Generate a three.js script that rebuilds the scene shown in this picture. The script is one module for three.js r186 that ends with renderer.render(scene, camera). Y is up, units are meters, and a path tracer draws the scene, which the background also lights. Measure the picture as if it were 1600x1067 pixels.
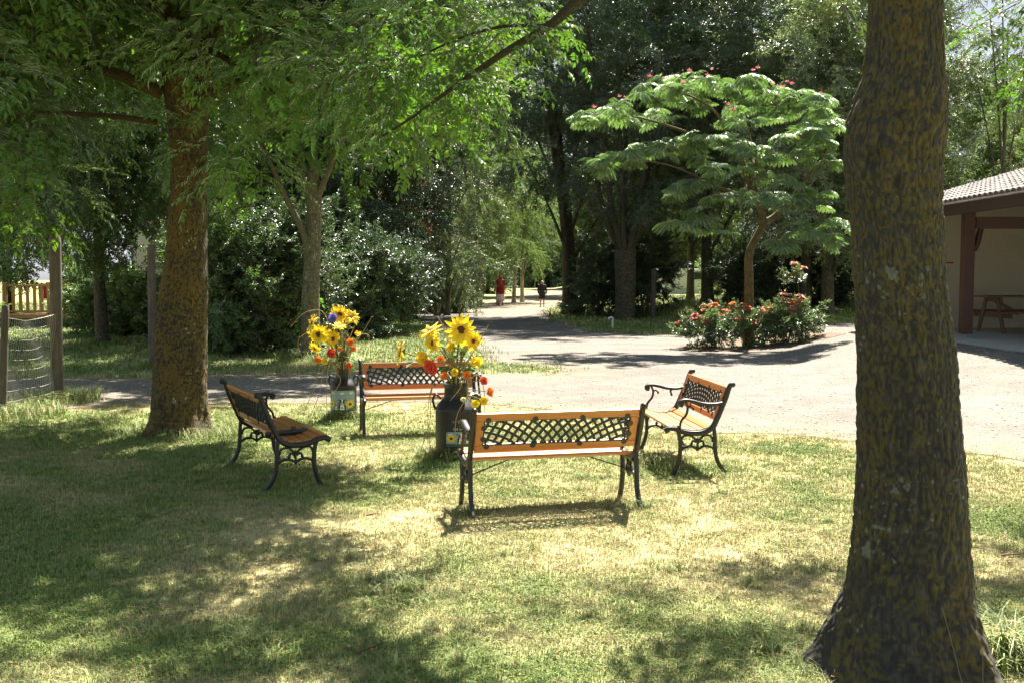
import * as THREE from 'three';
import { mergeGeometries } from 'three/addons/utils/BufferGeometryUtils.js';
import { RoundedBoxGeometry } from 'three/addons/geometries/RoundedBoxGeometry.js';
import { MarchingCubes } from 'three/addons/objects/MarchingCubes.js';

// ---------------------------------------------------------------- camera, sky, sun, exposure
const scene = new THREE.Scene();
const camera = new THREE.PerspectiveCamera(36.46, 1024 / 682, 0.1, 900);
camera.position.set(0, 1.65, 0);
camera.rotation.x = -Math.atan(103.5 / 1620);
const SUN = new THREE.Vector3(0.204, 0.839, -0.505).normalize();      // ahead of the camera, to the right, high
// a hazy summer sky: white low down, pale blue overhead, brighter round the sun
{
  const W = 256, H = 128, d = new Float32Array(W * H * 4);
  for (let j = 0, o = 0; j < H; j++) for (let i = 0; i < W; i++, o += 4) {
    const el = ((j + 0.5) / H - 0.5) * Math.PI, az = ((i + 0.5) / W - 0.5) * 2 * Math.PI, y = Math.sin(el), g = Math.max(0, Math.cos(az) * Math.cos(el) * SUN.x + y * SUN.y + Math.sin(az) * Math.cos(el) * SUN.z), t = Math.pow(Math.max(0, y), 0.5), glow = 0.35 * g ** 6 + 0.5 * g ** 40;
    [[0.82, 0.22], [0.82, 0.35], [0.83, 0.57]].forEach(([low, high], c) => { d[o + c] = y < 0 ? 0.08 : 0.275 * ((low + (high - low) * t) + glow * [1, 0.97, 0.9][c]); }); d[o + 3] = 1;
  }
  const t = new THREE.DataTexture(d, W, H, THREE.RGBAFormat, THREE.FloatType); t.mapping = THREE.EquirectangularReflectionMapping; t.magFilter = THREE.LinearFilter; t.needsUpdate = true;
  scene.background = scene.environment = t;
}
const sun = new THREE.DirectionalLight(0xfff8ee, 5);
sun.position.copy(SUN).multiplyScalar(60).add(new THREE.Vector3(0, 0, -12));
sun.target.position.set(0, 0, -12);
sun.castShadow = true;
sun.shadow.mapSize.set(4096, 4096);
Object.assign(sun.shadow.camera, { left: -40, right: 40, top: 40, bottom: -40, near: 1, far: 160 });
sun.shadow.radius = 1;
scene.add(sun, sun.target);
const renderer = new THREE.WebGLRenderer({ antialias: true });
renderer.toneMapping = THREE.LinearToneMapping;
renderer.toneMappingExposure = 4.7;
renderer.shadowMap.enabled = true;

// ---------------------------------------------------------------- helpers
const V = (x, y, z) => new THREE.Vector3(x, y, z);
const rngOf = (s) => { let a = (s * 2654435761) >>> 0; return () => { a = (a + 0x6d2b79f5) | 0; let t = Math.imul(a ^ (a >>> 15), 1 | a); t = (t + Math.imul(t ^ (t >>> 7), 61 | t)) ^ t; return ((t ^ (t >>> 14)) >>> 0) / 4294967296; }; };
const clamp = (x, a = 0, b = 1) => Math.min(b, Math.max(a, x));
const lerp = (a, b, t) => a + (b - a) * t;
const sstep = (a, b, x) => { const t = clamp((x - a) / (b - a)); return t * t * (3 - 2 * t); };
const mix3 = (a, b, t) => [lerp(a[0], b[0], t), lerp(a[1], b[1], t), lerp(a[2], b[2], t)];
const hash = (i, j, s) => { let h = Math.imul(i | 0, 374761393) ^ Math.imul(j | 0, 668265263) ^ Math.imul(s | 0, 2147483647 - 1274126177); h = Math.imul(h ^ (h >>> 13), 1274126177); return ((h ^ (h >>> 16)) >>> 0) / 4294967296; };
// value noise in the plane; px makes it repeat after px cells along x
const noise = (x, y, s = 0, px = 0, py = 0) => {
  const i = Math.floor(x), j = Math.floor(y), f = x - i, g = y - j, u = f * f * (3 - 2 * f), v = g * g * (3 - 2 * g);
  const w = (a) => (px ? ((a % px) + px) % px : a), q = (a) => (py ? ((a % py) + py) % py : a);
  return lerp(lerp(hash(w(i), q(j), s), hash(w(i + 1), q(j), s), u), lerp(hash(w(i), q(j + 1), s), hash(w(i + 1), q(j + 1), s), u), v);
};
const fbm = (x, y, s = 0, n = 4, px = 0, py = 0) => { let r = 0, a = 0.5, t = 0; for (let k = 0; k < n; k++) { r += a * noise(x, y, s + k * 17, px, py); t += a; a *= 0.5; x *= 2; y *= 2; px *= 2; py *= 2; } return r / t; };
const taken = {};
const numbered = (name) => { const k = taken[name] = (taken[name] ?? -1) + 1; return k ? name + '_' + String(k).padStart(3, '0') : name; };
function shadows(o) { o.castShadow = o.receiveShadow = true; return o; }
function mesh(name, geometry, material, parent) { const o = shadows(new THREE.Mesh(geometry, material)); o.name = name; (parent ?? scene).add(o); return o; }
function thing(name, label, category, [x, y, z] = [0, 0, 0], turn = 0, group) {
  const o = new THREE.Group(); o.name = numbered(name); o.position.set(x, y, z); o.rotation.y = turn;
  o.userData = { label, category }; if (group) o.userData.group = group; scene.add(o); return o;
}
function structure(name, geometry, material) { const o = mesh(numbered(name), geometry, material); o.userData.kind = 'structure'; return o; }
function stuff(name, label, category) { return { kind: 'stuff', label, category }; }
function copyOf(o, label, [x, y, z], turn = 0) { const c = o.clone(); c.name = numbered(o.name.replace(/_\d{3}$/, '')); c.userData = { ...o.userData, label }; c.position.set(x, y, z); c.rotation.set(0, turn, 0); scene.add(c); return c; }
const box = (w, h, d, x = 0, y = 0, z = 0, r = 0) => (r ? new RoundedBoxGeometry(w, h, d, 1, r) : new THREE.BoxGeometry(w, h, d)).translate(x, y, z);
const join = (list) => mergeGeometries(list.map((g) => { const q = g.index ? g.toNonIndexed() : g; for (const k of Object.keys(q.attributes)) if (!['position', 'normal', 'uv'].includes(k)) q.deleteAttribute(k); return q; }));
const smooth = (pts, n) => new THREE.CatmullRomCurve3(pts.map((p) => (p.isVector3 ? p : V(...p))), false, 'centripetal').getPoints(n);
// a tube that tapers: points with a radius each; section [a, b] scales across and along the binormal
function tube(pts, rad, seg = 8, { flat, binormal, cap = true, uvx = 1 } = {}) {
  const n = pts.length, pos = [], uv = [], idx = [], T = pts.map((p, i) => pts[Math.min(n - 1, i + 1)].clone().sub(pts[Math.max(0, i - 1)]).normalize());
  let N = binormal ? V(...binormal).cross(T[0]).normalize() : (Math.abs(T[0].y) < 0.9 ? V(0, 1, 0) : V(1, 0, 0)).cross(T[0]).normalize(), along = 0;
  for (let i = 0; i < n; i++) {
    if (binormal) N = V(...binormal).cross(T[i]).normalize(); else { N.addScaledVector(T[i], -N.dot(T[i])).normalize(); }
    const B = binormal ? V(...binormal) : T[i].clone().cross(N), r = typeof rad === 'function' ? rad(i / (n - 1)) : Array.isArray(rad) ? rad[i] : rad;
    if (i) along += pts[i].distanceTo(pts[i - 1]);
    for (let k = 0; k <= seg; k++) {
      const a = (k / seg) * Math.PI * 2; let c = Math.cos(a), s = Math.sin(a), ra = r, rb = flat ?? r;
      if (flat) { const m = Math.max(Math.abs(c), Math.abs(s)); const q = Math.min(1 / m, 1.28); c *= q; s *= q; }
      pos.push(pts[i].x + N.x * c * ra + B.x * s * rb, pts[i].y + N.y * c * ra + B.y * s * rb, pts[i].z + N.z * c * ra + B.z * s * rb);
      uv.push((k / seg) * uvx, along);
    }
  }
  const w = seg + 1;
  for (let i = 0; i < n - 1; i++) for (let k = 0; k < seg; k++) { const a = i * w + k, b = a + w; idx.push(a, b, a + 1, a + 1, b, b + 1); }
  if (cap) for (const i of [0, n - 1]) { const c = pos.length / 3; pos.push(pts[i].x, pts[i].y, pts[i].z); uv.push(0.5, along); for (let k = 0; k < seg; k++) i ? idx.push(c, i * w + k + 1, i * w + k) : idx.push(c, k, k + 1); }
  const g = new THREE.BufferGeometry();
  g.setAttribute('position', new THREE.Float32BufferAttribute(pos, 3)); g.setAttribute('uv', new THREE.Float32BufferAttribute(uv, 2)); g.setIndex(idx);
  // winding: make the faces look outward
  const A = V(pos[0], pos[1], pos[2]), c0 = pts[0], e1 = V(pos[3 * w], pos[3 * w + 1], pos[3 * w + 2]).sub(A), e2 = V(pos[3], pos[4], pos[5]).sub(A);
  if (e1.cross(e2).dot(A.sub(c0)) < 0) for (let i = 0; i < idx.length; i += 3) { const t = g.index.array[i]; g.index.array[i] = g.index.array[i + 1]; g.index.array[i + 1] = t; }
  g.computeVertexNormals();
  // close the seam in the normals
  const nn = g.attributes.normal; for (let i = 0; i < n; i++) { const a = i * w, b = a + seg; const x = nn.getX(a) + nn.getX(b), y = nn.getY(a) + nn.getY(b), z = nn.getZ(a) + nn.getZ(b), l = Math.hypot(x, y, z) || 1; nn.setXYZ(a, x / l, y / l, z / l); nn.setXYZ(b, x / l, y / l, z / l); }
  return g;
}
function dataTexture(w, h, fn, { srgb = true, repeat } = {}) {
  const d = new Uint8Array(w * h * 4);
  for (let j = 0, o = 0; j < h; j++) for (let i = 0; i < w; i++, o += 4) { const c = fn((i + 0.5) / w, (j + 0.5) / h); for (let k = 0; k < 3; k++) { const v = clamp(Array.isArray(c) ? c[k] : c); d[o + k] = 255 * (srgb ? (v <= 0.0031308 ? 12.92 * v : 1.055 * Math.pow(v, 1 / 2.4) - 0.055) : v); } d[o + 3] = 255; }
  const t = new THREE.DataTexture(d, w, h); t.magFilter = THREE.LinearFilter; t.minFilter = THREE.LinearMipmapLinearFilter; t.generateMipmaps = true;
  t.wrapS = t.wrapT = THREE.RepeatWrapping; if (srgb) t.colorSpace = THREE.SRGBColorSpace; if (repeat) t.repeat.set(...repeat); t.needsUpdate = true; return t;
}
const std = (rgb, roughness = 0.8, more = {}) => { const m = new THREE.MeshStandardMaterial({ roughness, ...more }); m.color.setRGB(...rgb); return m; };
const phys = (rgb, roughness = 0.8, more = {}) => { const m = new THREE.MeshPhysicalMaterial({ roughness, ...more }); m.color.setRGB(...rgb); return m; };
const leafMat = (rgb, through = 0.4, coat = 0.35, coatRough = 0.42) => phys(rgb, through ? 1 : 0.7, { ...(through ? { transmission: through, thickness: 0 } : {}), clearcoat: coat, clearcoatRoughness: coatRough, vertexColors: true, side: THREE.DoubleSide });
// ---------------------------------------------------------------- ground: lawn sheet, gravel, rose bed
const rise = (x, z) => 0.4 * sstep(4.6, 8.0, x) * sstep(10.5, 16.5, -z);
const groundH = (x, z) => rise(x, z) + 0.03 * (fbm(x * 0.6 + 40, z * 0.6, 3, 3) - 0.5) * sstep(60, 30, -z);
// outline of the gravel in metres (x, z)
const gravelOutline = [[-40, -8.2], [-14, -10.6], [-8, -11.8], [-5.9, -12.6], [-4.7, -13.2], [-3.2, -13.3], [-2, -13.4], [-0.9, -13.4], [-0.2, -13.1], [0.5, -12.5], [1.1, -11.7], [1.72, -11.1], [2.31, -10.9], [2.96, -10.6], [3.5, -10.2], [4.2, -9.6], [4.8, -9.0], [7, -7.4], [12, -4], [40, 8],
  [60, -10], [30, -20.5], [16, -25.5], [9.5, -27.5], [7.6, -26.4], [6.3, -28.2], [4.8, -28.4], [3.56, -28.8], [2.5, -30.2], [1.8, -34.5], [1.35, -41], [1.7, -48.5], [4.5, -70], [7.5, -122], [2.8, -122], [-0.1, -77], [-1.5, -59.5], [-4.2, -47], [-8.5, -43.5], [-9, -41], [-4.2, -40.5], [-1.95, -30], [-0.95, -23.4], [-0.3, -19.4], [0.9, -18.3], [0.7, -17.5], [-0.45, -17.4], [-1.7, -18.1], [-2.65, -17.8], [-3.8, -17.3], [-5, -17.1], [-6, -16.7], [-7.2, -16.5], [-8.4, -16.6], [-14, -15.6], [-40, -14]];
const inside = (poly, x, z) => { let c = false; for (let i = 0, j = poly.length - 1; i < poly.length; j = i++) { const [a, b] = poly[i], [d, e] = poly[j]; if (b > z !== e > z && x < ((d - a) * (z - b)) / (e - b) + a) c = !c; } return c; };
const toEdge = (poly, x, z) => { let m = 1e9; for (let i = 0, j = poly.length - 1; i < poly.length; j = i++) { const [a, b] = poly[j], [d, e] = poly[i], ux = d - a, uz = e - b, t = clamp(((x - a) * ux + (z - b) * uz) / (ux * ux + uz * uz)); m = Math.min(m, Math.hypot(x - a - ux * t, z - b - uz * t)); } return m; };
const signed = (poly, x, z) => toEdge(poly, x, z) * (inside(poly, x, z) ? 1 : -1);
const edgeNoise = (x, z) => 0.5 * (fbm(x * 1.1, z * 1.1, 61, 4) - 0.5) + 0.22 * (fbm(x * 5, z * 5, 64, 2) - 0.5);
const gravelAt = (x, z) => signed(gravelOutline, x, z) + edgeNoise(x, z);
const bedOutline = [[3.75, -22.6], [4.6, -22.3], [5.6, -22.2], [6.7, -22.1], [7.3, -22.6], [7.2, -24.3], [6.2, -25.6], [5.0, -25.6], [4.0, -24.6]];
// how dry the lawn is: 0 green, 1 straw
const greens = [[-0.6, -9.1, 0.7], [1.5, -8.9, 0.9], [-1.9, -11.7, 0.8], [-3.9, -11.3, 1.2], [-5.6, -11.6, 1.4], [1.1, -4.6, 0.7], [2.3, -4.9, 0.6], [-1.3, -4.5, 0.7], [-0.6, -10.9, 0.8], [2.7, -9.6, 0.7], [-2.5, -5.0, 0.9]];
const dryness = (x, z) => {
  let d = 0.42 + 1.25 * (fbm(x * 0.75, z * 0.75, 21, 3) - 0.5) + 1.1 * (fbm(x * 3.1, z * 3.1, 25, 3) - 0.5);
  d += 0.2 * sstep(2.2, 0.4, Math.hypot((x - 0.9) / 1.8, (z + 6.6) / 1.3)); d -= 0.3 * sstep(-1.2, -2.6, x) * sstep(-14, -12, z);
  for (const [a, b, r] of greens) d -= 0.75 * sstep(r, 0, Math.hypot(x - a, z - b));
  const g = z > -20 ? toEdge(gravelOutline, x, z) : 9; d += 0.35 * sstep(0.9, 0.1, g); if (z < -16.5) d -= 0.2;
  return clamp(d);
};
const GREEN = [0.135, 0.22, 0.032], STRAW = [0.385, 0.36, 0.165], THATCH = [0.235, 0.2, 0.095];
const steps = (from, to, fine0, fine1, fine, grow) => { const o = []; let x = fine0; while (x < fine1) { o.push(x); x += fine; } let s = fine; while (x < to) { o.push(x); s *= grow; x += s; } o.push(to); x = fine0; s = fine; const l = []; while (true) { s *= grow; x -= s; if (x <= from) break; l.push(x); } l.push(from); return [...l.reverse(), ...o]; };
const gx = steps(-260, 260, -7, 10, 0.14, 1.11), gz = steps(-330, 30, -30, -3, 0.14, 1.09);
const gw = gx.length, gh = gz.length;
const fineTex = dataTexture(512, 512, (u, v) => { const n = fbm(u * 64, v * 64, 5, 4, 64, 64), m = fbm(u * 9, v * 9, 8, 3, 9, 9), k = 0.45 + 0.75 * n * (0.7 + 0.6 * m); return [k, k * 0.97, k * 0.9]; });
const fineBump = dataTexture(512, 512, (u, v) => fbm(u * 70, v * 70, 15, 3, 70, 70), { srgb: false });
{
  const pos = [], col = [], uv = [], idx = [];
  for (const z of gz) for (const x of gx) {
    pos.push(x, groundH(x, z), z); uv.push(x / 3, z / 3);
    const d = dryness(x, z), c = mix3(mix3(GREEN, THATCH, 0.55), mix3(STRAW, THATCH, 0.35), d); col.push(c[0] * 1.25, c[1] * 1.25, c[2] * 1.25);
  }
  for (let j = 0; j < gh - 1; j++) for (let i = 0; i < gw - 1; i++) { const a = j * gw + i, b = a + gw; idx.push(a, b, a + 1, a + 1, b, b + 1); }
  const g = new THREE.BufferGeometry(); g.setAttribute('position', new THREE.Float32BufferAttribute(pos, 3)); g.setAttribute('color', new THREE.Float32BufferAttribute(col, 3)); g.setAttribute('uv', new THREE.Float32BufferAttribute(uv, 2)); g.setIndex(idx); g.computeVertexNormals();
  structure('ground', g, std([1, 1, 1], 0.97, { map: fineTex, vertexColors: true, bumpMap: fineBump, bumpScale: 0.02 }));
}
// a sheet cut from the ground's own grid where f > 0, laid just above it
function cutSheet(name, f, lift, colour, material, [x0, x1, z0, z1], uvScale) {
  const pos = [], col = [], uv = [], idx = [], at = new Map(), val = (i, j) => { const k = j * gw + i; if (!at.has(k)) at.set(k, f(gx[i], gz[j])); return at.get(k); };
  const vert = (x, z) => { pos.push(x, groundH(x, z) + lift, z); const c = colour(x, z); col.push(...c); uv.push(x / uvScale, z / uvScale); return pos.length / 3 - 1; };
  const seen = new Map(), shared = (i, j) => { const k = j * gw + i; if (!seen.has(k)) seen.set(k, vert(gx[i], gz[j])); return seen.get(k); };
  for (let j = 0; j < gh - 1; j++) for (let i = 0; i < gw - 1; i++) {
    if (gx[i + 1] < x0 || gx[i] > x1 || gz[j + 1] < z0 || gz[j] > z1) continue;
    const c = [[i, j], [i, j + 1], [i + 1, j + 1], [i + 1, j]], v = c.map(([a, b]) => val(a, b)), p = [];
    for (let k = 0; k < 4; k++) { const q = (k + 1) % 4; if (v[k] > 0) p.push(shared(...c[k])); if (v[k] > 0 !== v[q] > 0) { const t = v[k] / (v[k] - v[q]); p.push(vert(lerp(gx[c[k][0]], gx[c[q][0]], t), lerp(gz[c[k][1]], gz[c[q][1]], t))); } }
    for (let k = 2; k < p.length; k++) idx.push(p[0], p[k - 1], p[k]);
  }
  const g = new THREE.BufferGeometry(); g.setAttribute('position', new THREE.Float32BufferAttribute(pos, 3)); g.setAttribute('color', new THREE.Float32BufferAttribute(col, 3)); g.setAttribute('uv', new THREE.Float32BufferAttribute(uv, 2)); g.setIndex(idx); g.computeVertexNormals();
  return structure(name, g, material);
}
const gravelTex = dataTexture(1024, 1024, (u, v) => { const s = noise(u * 150, v * 150, 31, 150, 150), t = noise(u * 60, v * 60, 32, 60, 60), m = fbm(u * 5, v * 5, 33, 4, 5, 5), dark = hash(Math.floor(u * 110), Math.floor(v * 110), 37) > 0.975 ? 0.5 : 1, k = (0.5 + 0.42 * s + 0.2 * t) * (0.7 + 0.5 * m) * dark; return [k, k * (0.965 + 0.03 * t), k * (0.91 + 0.06 * t)]; });
const gravelBump = dataTexture(1024, 1024, (u, v) => noise(u * 150, v * 150, 31, 150, 150) * 0.6 + noise(u * 60, v * 60, 32, 60, 60) * 0.4, { srgb: false });
const gravelMat = std([1, 1, 1], 0.95, { map: gravelTex, vertexColors: true, bumpMap: gravelBump, bumpScale: 0.012 });
const gravelColour = (x, z) => { const far = sstep(-40, -52, z), m = fbm(x * 0.5, z * 0.5, 71, 3), d = mix3([0.19, 0.168, 0.138], [0.235, 0.19, 0.125], far); const e = sstep(1.7, 0.1, z > -20 ? toEdge(gravelOutline, x, z) : 9) * (0.3 + 0.9 * m); const c = mix3(d, [0.235, 0.2, 0.12], clamp(e)); const st = fbm(x * 0.35 + 9, z * 1.7, 77, 3), k = (0.7 + 0.34 * m + 0.34 * st) * (1 - 0.12 * sstep(0.58, 0.7, fbm(x * 1.6, z * 2.2, 79, 3))); return [c[0] * k, c[1] * k, c[2] * k]; };
cutSheet('gravel_road', gravelAt, 0.006, gravelColour, gravelMat, [-40, 45, -122, 6], 1.4);
const soilTex = dataTexture(512, 512, (u, v) => { const n = fbm(u * 40, v * 40, 91, 4, 40, 40); return [0.5 + 0.7 * n, 0.48 + 0.66 * n, 0.45 + 0.6 * n]; });
cutSheet('flower_bed', (x, z) => signed(bedOutline, x, z) + 0.25 * (fbm(x * 4, z * 4, 95, 3) - 0.5), 0.012, () => [0.16, 0.11, 0.07], std([1, 1, 1], 0.97, { map: soilTex, vertexColors: true, bumpMap: soilTex, bumpScale: 0.03 }), [3, 8, -27, -21], 1);
// ---------------------------------------------------------------- bark
const barkH = (u, v, s, fu, fv) => { const w = fbm(u * 6, v * 2, s + 50, 2, 6) * 2.4; const r = Math.abs(fbm(u * fu + w, v * fv, s, 3, fu) - 0.5) * 2, q = Math.abs(fbm(u * fu * 1.7 + 3, v * fv * 1.5 + w * 0.4, s + 9, 2, 0) - 0.5) * 2; return clamp(1.6 * Math.min(r * 1.25, q * 1.6 + 0.08)); };
function barkMaterial(seed, { dark, light, lichen, lichenAmount, pale = 0.1, paleColour = [0.3, 0.34, 0.27], fu = 30, fv = 9, bump = 0.009, width = 512, height = 1024 }) {
  const memo = new Float32Array(width * height).fill(-1), at = (u, v) => Math.floor(v * height) * width + Math.floor(u * width), H = (u, v) => { const k = at(u, v); if (memo[k] < 0) memo[k] = barkH(u, v * 3, seed, fu, fv); return memo[k]; };
  const grain = new Float32Array(width * height).fill(-1), F = (u, v) => { const k = at(u, v); if (grain[k] < 0) grain[k] = fbm(u * 90, v * 150, seed + 3, 2, 90); return grain[k]; };
  const map = dataTexture(width, height, (u, v) => {
    const h = H(u, v), f = F(u, v); let c = mix3(dark, light, clamp(h * 1.15)); const k = 0.55 + 0.9 * f; c = [c[0] * k, c[1] * k, c[2] * k];
    const L = fbm(u * 7, v * 10, seed + 11, 3, 7), s = fbm(u * 84, v * 170, seed + 13, 3, 84), l = sstep(0.5, 0.66, L * 0.3 + s * 0.78 + lichenAmount - 0.52 + 0.24 * h);
    c = mix3(c, lichen.map((x, i) => x * (0.6 + 0.75 * f) * (i === 0 ? 0.85 + 0.4 * L : 1)), l * 0.9);
    const p = sstep(0.68, 0.75, 0.5 * fbm(u * 6, v * 11, seed + 23, 2, 6) + 0.6 * fbm(u * 60, v * 120, seed + 27, 2, 60) + pale - 0.135); return mix3(c, paleColour.map((x) => x * (0.7 + 0.6 * f)), p * 0.85);
  });
  const bumpMap = dataTexture(width, height, (u, v) => clamp(H(u, v) * 0.8 + 0.2 * F(u, v)), { srgb: false });
  return std([1, 1, 1], 0.93, { map, bumpMap, bumpScale: bump });
}
const barkRight = barkMaterial(401, { dark: [0.019, 0.017, 0.013], light: [0.054, 0.048, 0.038], lichen: [0.064, 0.056, 0.011], lichenAmount: 0.425, pale: 0.02, paleColour: [0.12, 0.13, 0.1], fu: 50, fv: 14, bump: 0.009, width: 512, height: 1024 });
const barkLeft = barkMaterial(402, { dark: [0.022, 0.017, 0.01], light: [0.065, 0.048, 0.025], lichen: [0.115, 0.082, 0.012], lichenAmount: 0.5, pale: 0.0, fu: 84, fv: 12, width: 512, height: 512 });
const barkPale = barkMaterial(403, { dark: [0.07, 0.06, 0.04], light: [0.18, 0.155, 0.11], lichen: [0.14, 0.14, 0.06], lichenAmount: 0.42, pale: 0.06, fu: 18, fv: 9, bump: 0.006, width: 256, height: 256 });
const barkDark = barkMaterial(404, { dark: [0.035, 0.03, 0.022], light: [0.12, 0.1, 0.075], lichen: [0.12, 0.12, 0.05], lichenAmount: 0.42, pale: 0.02, fu: 16, fv: 6, bump: 0.02, width: 128, height: 256 });
const barkBirch = barkMaterial(405, { dark: [0.1, 0.08, 0.06], light: [0.5, 0.44, 0.34], lichen: [0.4, 0.33, 0.22], lichenAmount: 0.45, pale: 0.3, paleColour: [0.6, 0.55, 0.46], fu: 8, fv: 12, bump: 0.004, width: 128, height: 256 });
const barkGolden = barkMaterial(406, { dark: [0.05, 0.04, 0.022], light: [0.15, 0.115, 0.065], lichen: [0.15, 0.11, 0.03], lichenAmount: 0.5, pale: 0.05, fu: 14, fv: 7, bump: 0.008, width: 128, height: 256 });
// a trunk from rows [height, x, z, radius], with furrows, knots and root flare in its shape
function trunkGeometry(rows, { seg = 96, step = 0.02, seed = 1, furrow = 0.012, fu = 34, fv = 10, lump = 0.05, flare = 0, uvH = 3, knots = [] }) {
  const pos = [], uv = [], idx = [], y0 = rows[0][0], y1 = rows[rows.length - 1][0], n = Math.ceil((y1 - y0) / step), c = new THREE.CatmullRomCurve3(rows.map((r) => V(r[1], r[3], r[2])), false, 'centripetal');
  const rowAt = (y) => { let i = 0; while (i < rows.length - 2 && rows[i + 1][0] < y) i++; const a = rows[i], b = rows[i + 1], t = clamp((y - a[0]) / (b[0] - a[0])), p = rows[Math.max(0, i - 1)], q = rows[Math.min(rows.length - 1, i + 2)]; return [1, 2, 3].map((k) => { const m0 = ((b[k] - p[k]) / (b[0] - p[0] || 1)) * (b[0] - a[0]), m1 = ((q[k] - a[k]) / (q[0] - a[0] || 1)) * (b[0] - a[0]), t2 = t * t, t3 = t2 * t; return (2 * t3 - 3 * t2 + 1) * a[k] + (t3 - 2 * t2 + t) * m0 + (-2 * t3 + 3 * t2) * b[k] + (t3 - t2) * m1; }); };
  for (let j = 0; j <= n; j++) {
    const y = lerp(y0, y1, j / n), [x, z, r] = rowAt(y);
    for (let k = 0; k <= seg; k++) {
      const u = k / seg, a = u * Math.PI * 2; let d = 1 + lump * 2 * (fbm(u * 5, y * 1.6, seed + 31, 3, 5) - 0.5);
      if (flare) d += flare * sstep(0.55, 0, y) * (0.55 * Math.pow(0.5 + 0.5 * Math.cos(a * 5 + 1.3 + 0.8 * Math.sin(a)), 1.5) - 0.28);
      let rr = r * d + furrow * (barkH(u, (y / uvH) * 3, seed, fu, fv) - 0.5);
      for (const [ku, ky, ks, kd] of knots) { let du = Math.abs(u - ku); du = Math.min(du, 1 - du); const q = Math.hypot((du * Math.PI * 2 * r) / ks, (y - ky) / ks); rr += kd * (Math.exp(-q * q) - 1.7 * Math.exp(-q * q * 7)); }
      pos.push(x + Math.cos(a) * rr, y, z + Math.sin(a) * rr); uv.push(u, y / uvH);
    }
  }
  const w = seg + 1; for (let j = 0; j < n; j++) for (let k = 0; k < seg; k++) { const a = j * w + k, b = a + w; idx.push(a, b, a + 1, a + 1, b, b + 1); }
  const g = new THREE.BufferGeometry(); g.setAttribute('position', new THREE.Float32BufferAttribute(pos, 3)); g.setAttribute('uv', new THREE.Float32BufferAttribute(uv, 2)); g.setIndex(idx); g.computeVertexNormals(); return g;
}
// ---------------------------------------------------------------- foliage: sprays of leaf-sized faces
class Leaves {
  constructor() { this.p = []; this.c = []; this.i = []; }
  leaf(b, d, up, L, W, fold, col, bend = 0.15) {
    const s = d.clone().cross(up).normalize(), n = s.clone().cross(d), k = this.p.length / 3, m = b.clone().addScaledVector(d, L * 0.45);
    for (const q of [b, m.clone().addScaledVector(s, W / 2).addScaledVector(n, fold * W), b.clone().addScaledVector(d, L).add(V(0, -bend * L, 0)), m.clone().addScaledVector(s, -W / 2).addScaledVector(n, fold * W)]) { this.p.push(q.x, q.y, q.z); this.c.push(...col); }
    this.i.push(k, k + 1, k + 2, k, k + 2, k + 3);
  }
  twig(a, b, r, col) {
    const d = b.clone().sub(a).normalize(), s = d.clone().cross(Math.abs(d.y) < 0.9 ? V(0, 1, 0) : V(1, 0, 0)).normalize(), t = d.clone().cross(s), k = this.p.length / 3;
    for (const [q, e] of [[a, 1], [b, 0.6]]) for (let j = 0; j < 3; j++) { const f = (j / 3) * Math.PI * 2; this.p.push(...q.clone().addScaledVector(s, Math.cos(f) * r * e).addScaledVector(t, Math.sin(f) * r * e).toArray()); this.c.push(...col); }
    for (let j = 0; j < 3; j++) { const m = (j + 1) % 3; this.i.push(k + j, k + m, k + 3 + j, k + m, k + 3 + m, k + 3 + j); }
  }
  build() { const g = new THREE.BufferGeometry(); g.setAttribute('position', new THREE.Float32BufferAttribute(this.p, 3)); g.setAttribute('color', new THREE.Float32BufferAttribute(this.c, 3)); g.setIndex(this.i); g.computeVertexNormals(); return g; }
}
const WOOD = [0.55, 0.35, 0.25];
// a leafy bough that points along +z
function bough(seed, { len = 1.1, spread = 0.9, twigs = 13, per = 20, L = 0.09, W = 0.05, droop = 0.25, upright = 0.8, hang = 0.15, vary = 0.35 }) {
  const R = rngOf(seed), b = new Leaves(), rv = (k) => V((R() - 0.5) * 2 * k, (R() - 0.5) * 2 * k, (R() - 0.5) * 2 * k), axis = (t) => V(0.1 * Math.sin(t * 3 + seed), -hang * t * t, t).multiplyScalar(len);
  b.twig(axis(0), axis(0.5), 0.012, WOOD); b.twig(axis(0.5), axis(1), 0.007, WOOD);
  for (let j = 0; j < twigs; j++) {
    const t0 = j === 0 ? 0.85 : R() * 0.85, a = axis(t0), d = V((R() - 0.5) * 2 * spread, (R() - 0.42) * 1.6 * spread, 0.35 + R() * 0.8).normalize(), tl = len * (0.28 + 0.34 * R()), e = a.clone().addScaledVector(d, tl).add(V(0, -hang * tl * 0.8, 0));
    b.twig(a, e, 0.005, WOOD);
    for (let k = 0; k < per; k++) {
      const t = 0.12 + 0.88 * ((k + R()) / per), q = a.clone().lerp(e, t).add(rv(0.03 * len)), side = V(0, 1, 0).cross(d).normalize().multiplyScalar(k % 2 ? 1 : -1);
      const ld = d.clone().multiplyScalar(0.55).add(side.multiplyScalar(0.8)).add(rv(0.55)).add(V(0, -droop, 0)).normalize(), up = V(0, upright, 0).add(rv(0.75)).normalize(), s = 0.7 + 0.55 * R(), v = 1 + (R() - 0.5) * 2 * vary;
      b.leaf(q, ld, up, L * s, W * s, 0.12 + 0.2 * R(), [v * (0.85 + 0.35 * R()), v, v * (0.7 + 0.4 * R())]);
    }
  }
  return b.build();
}
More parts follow.
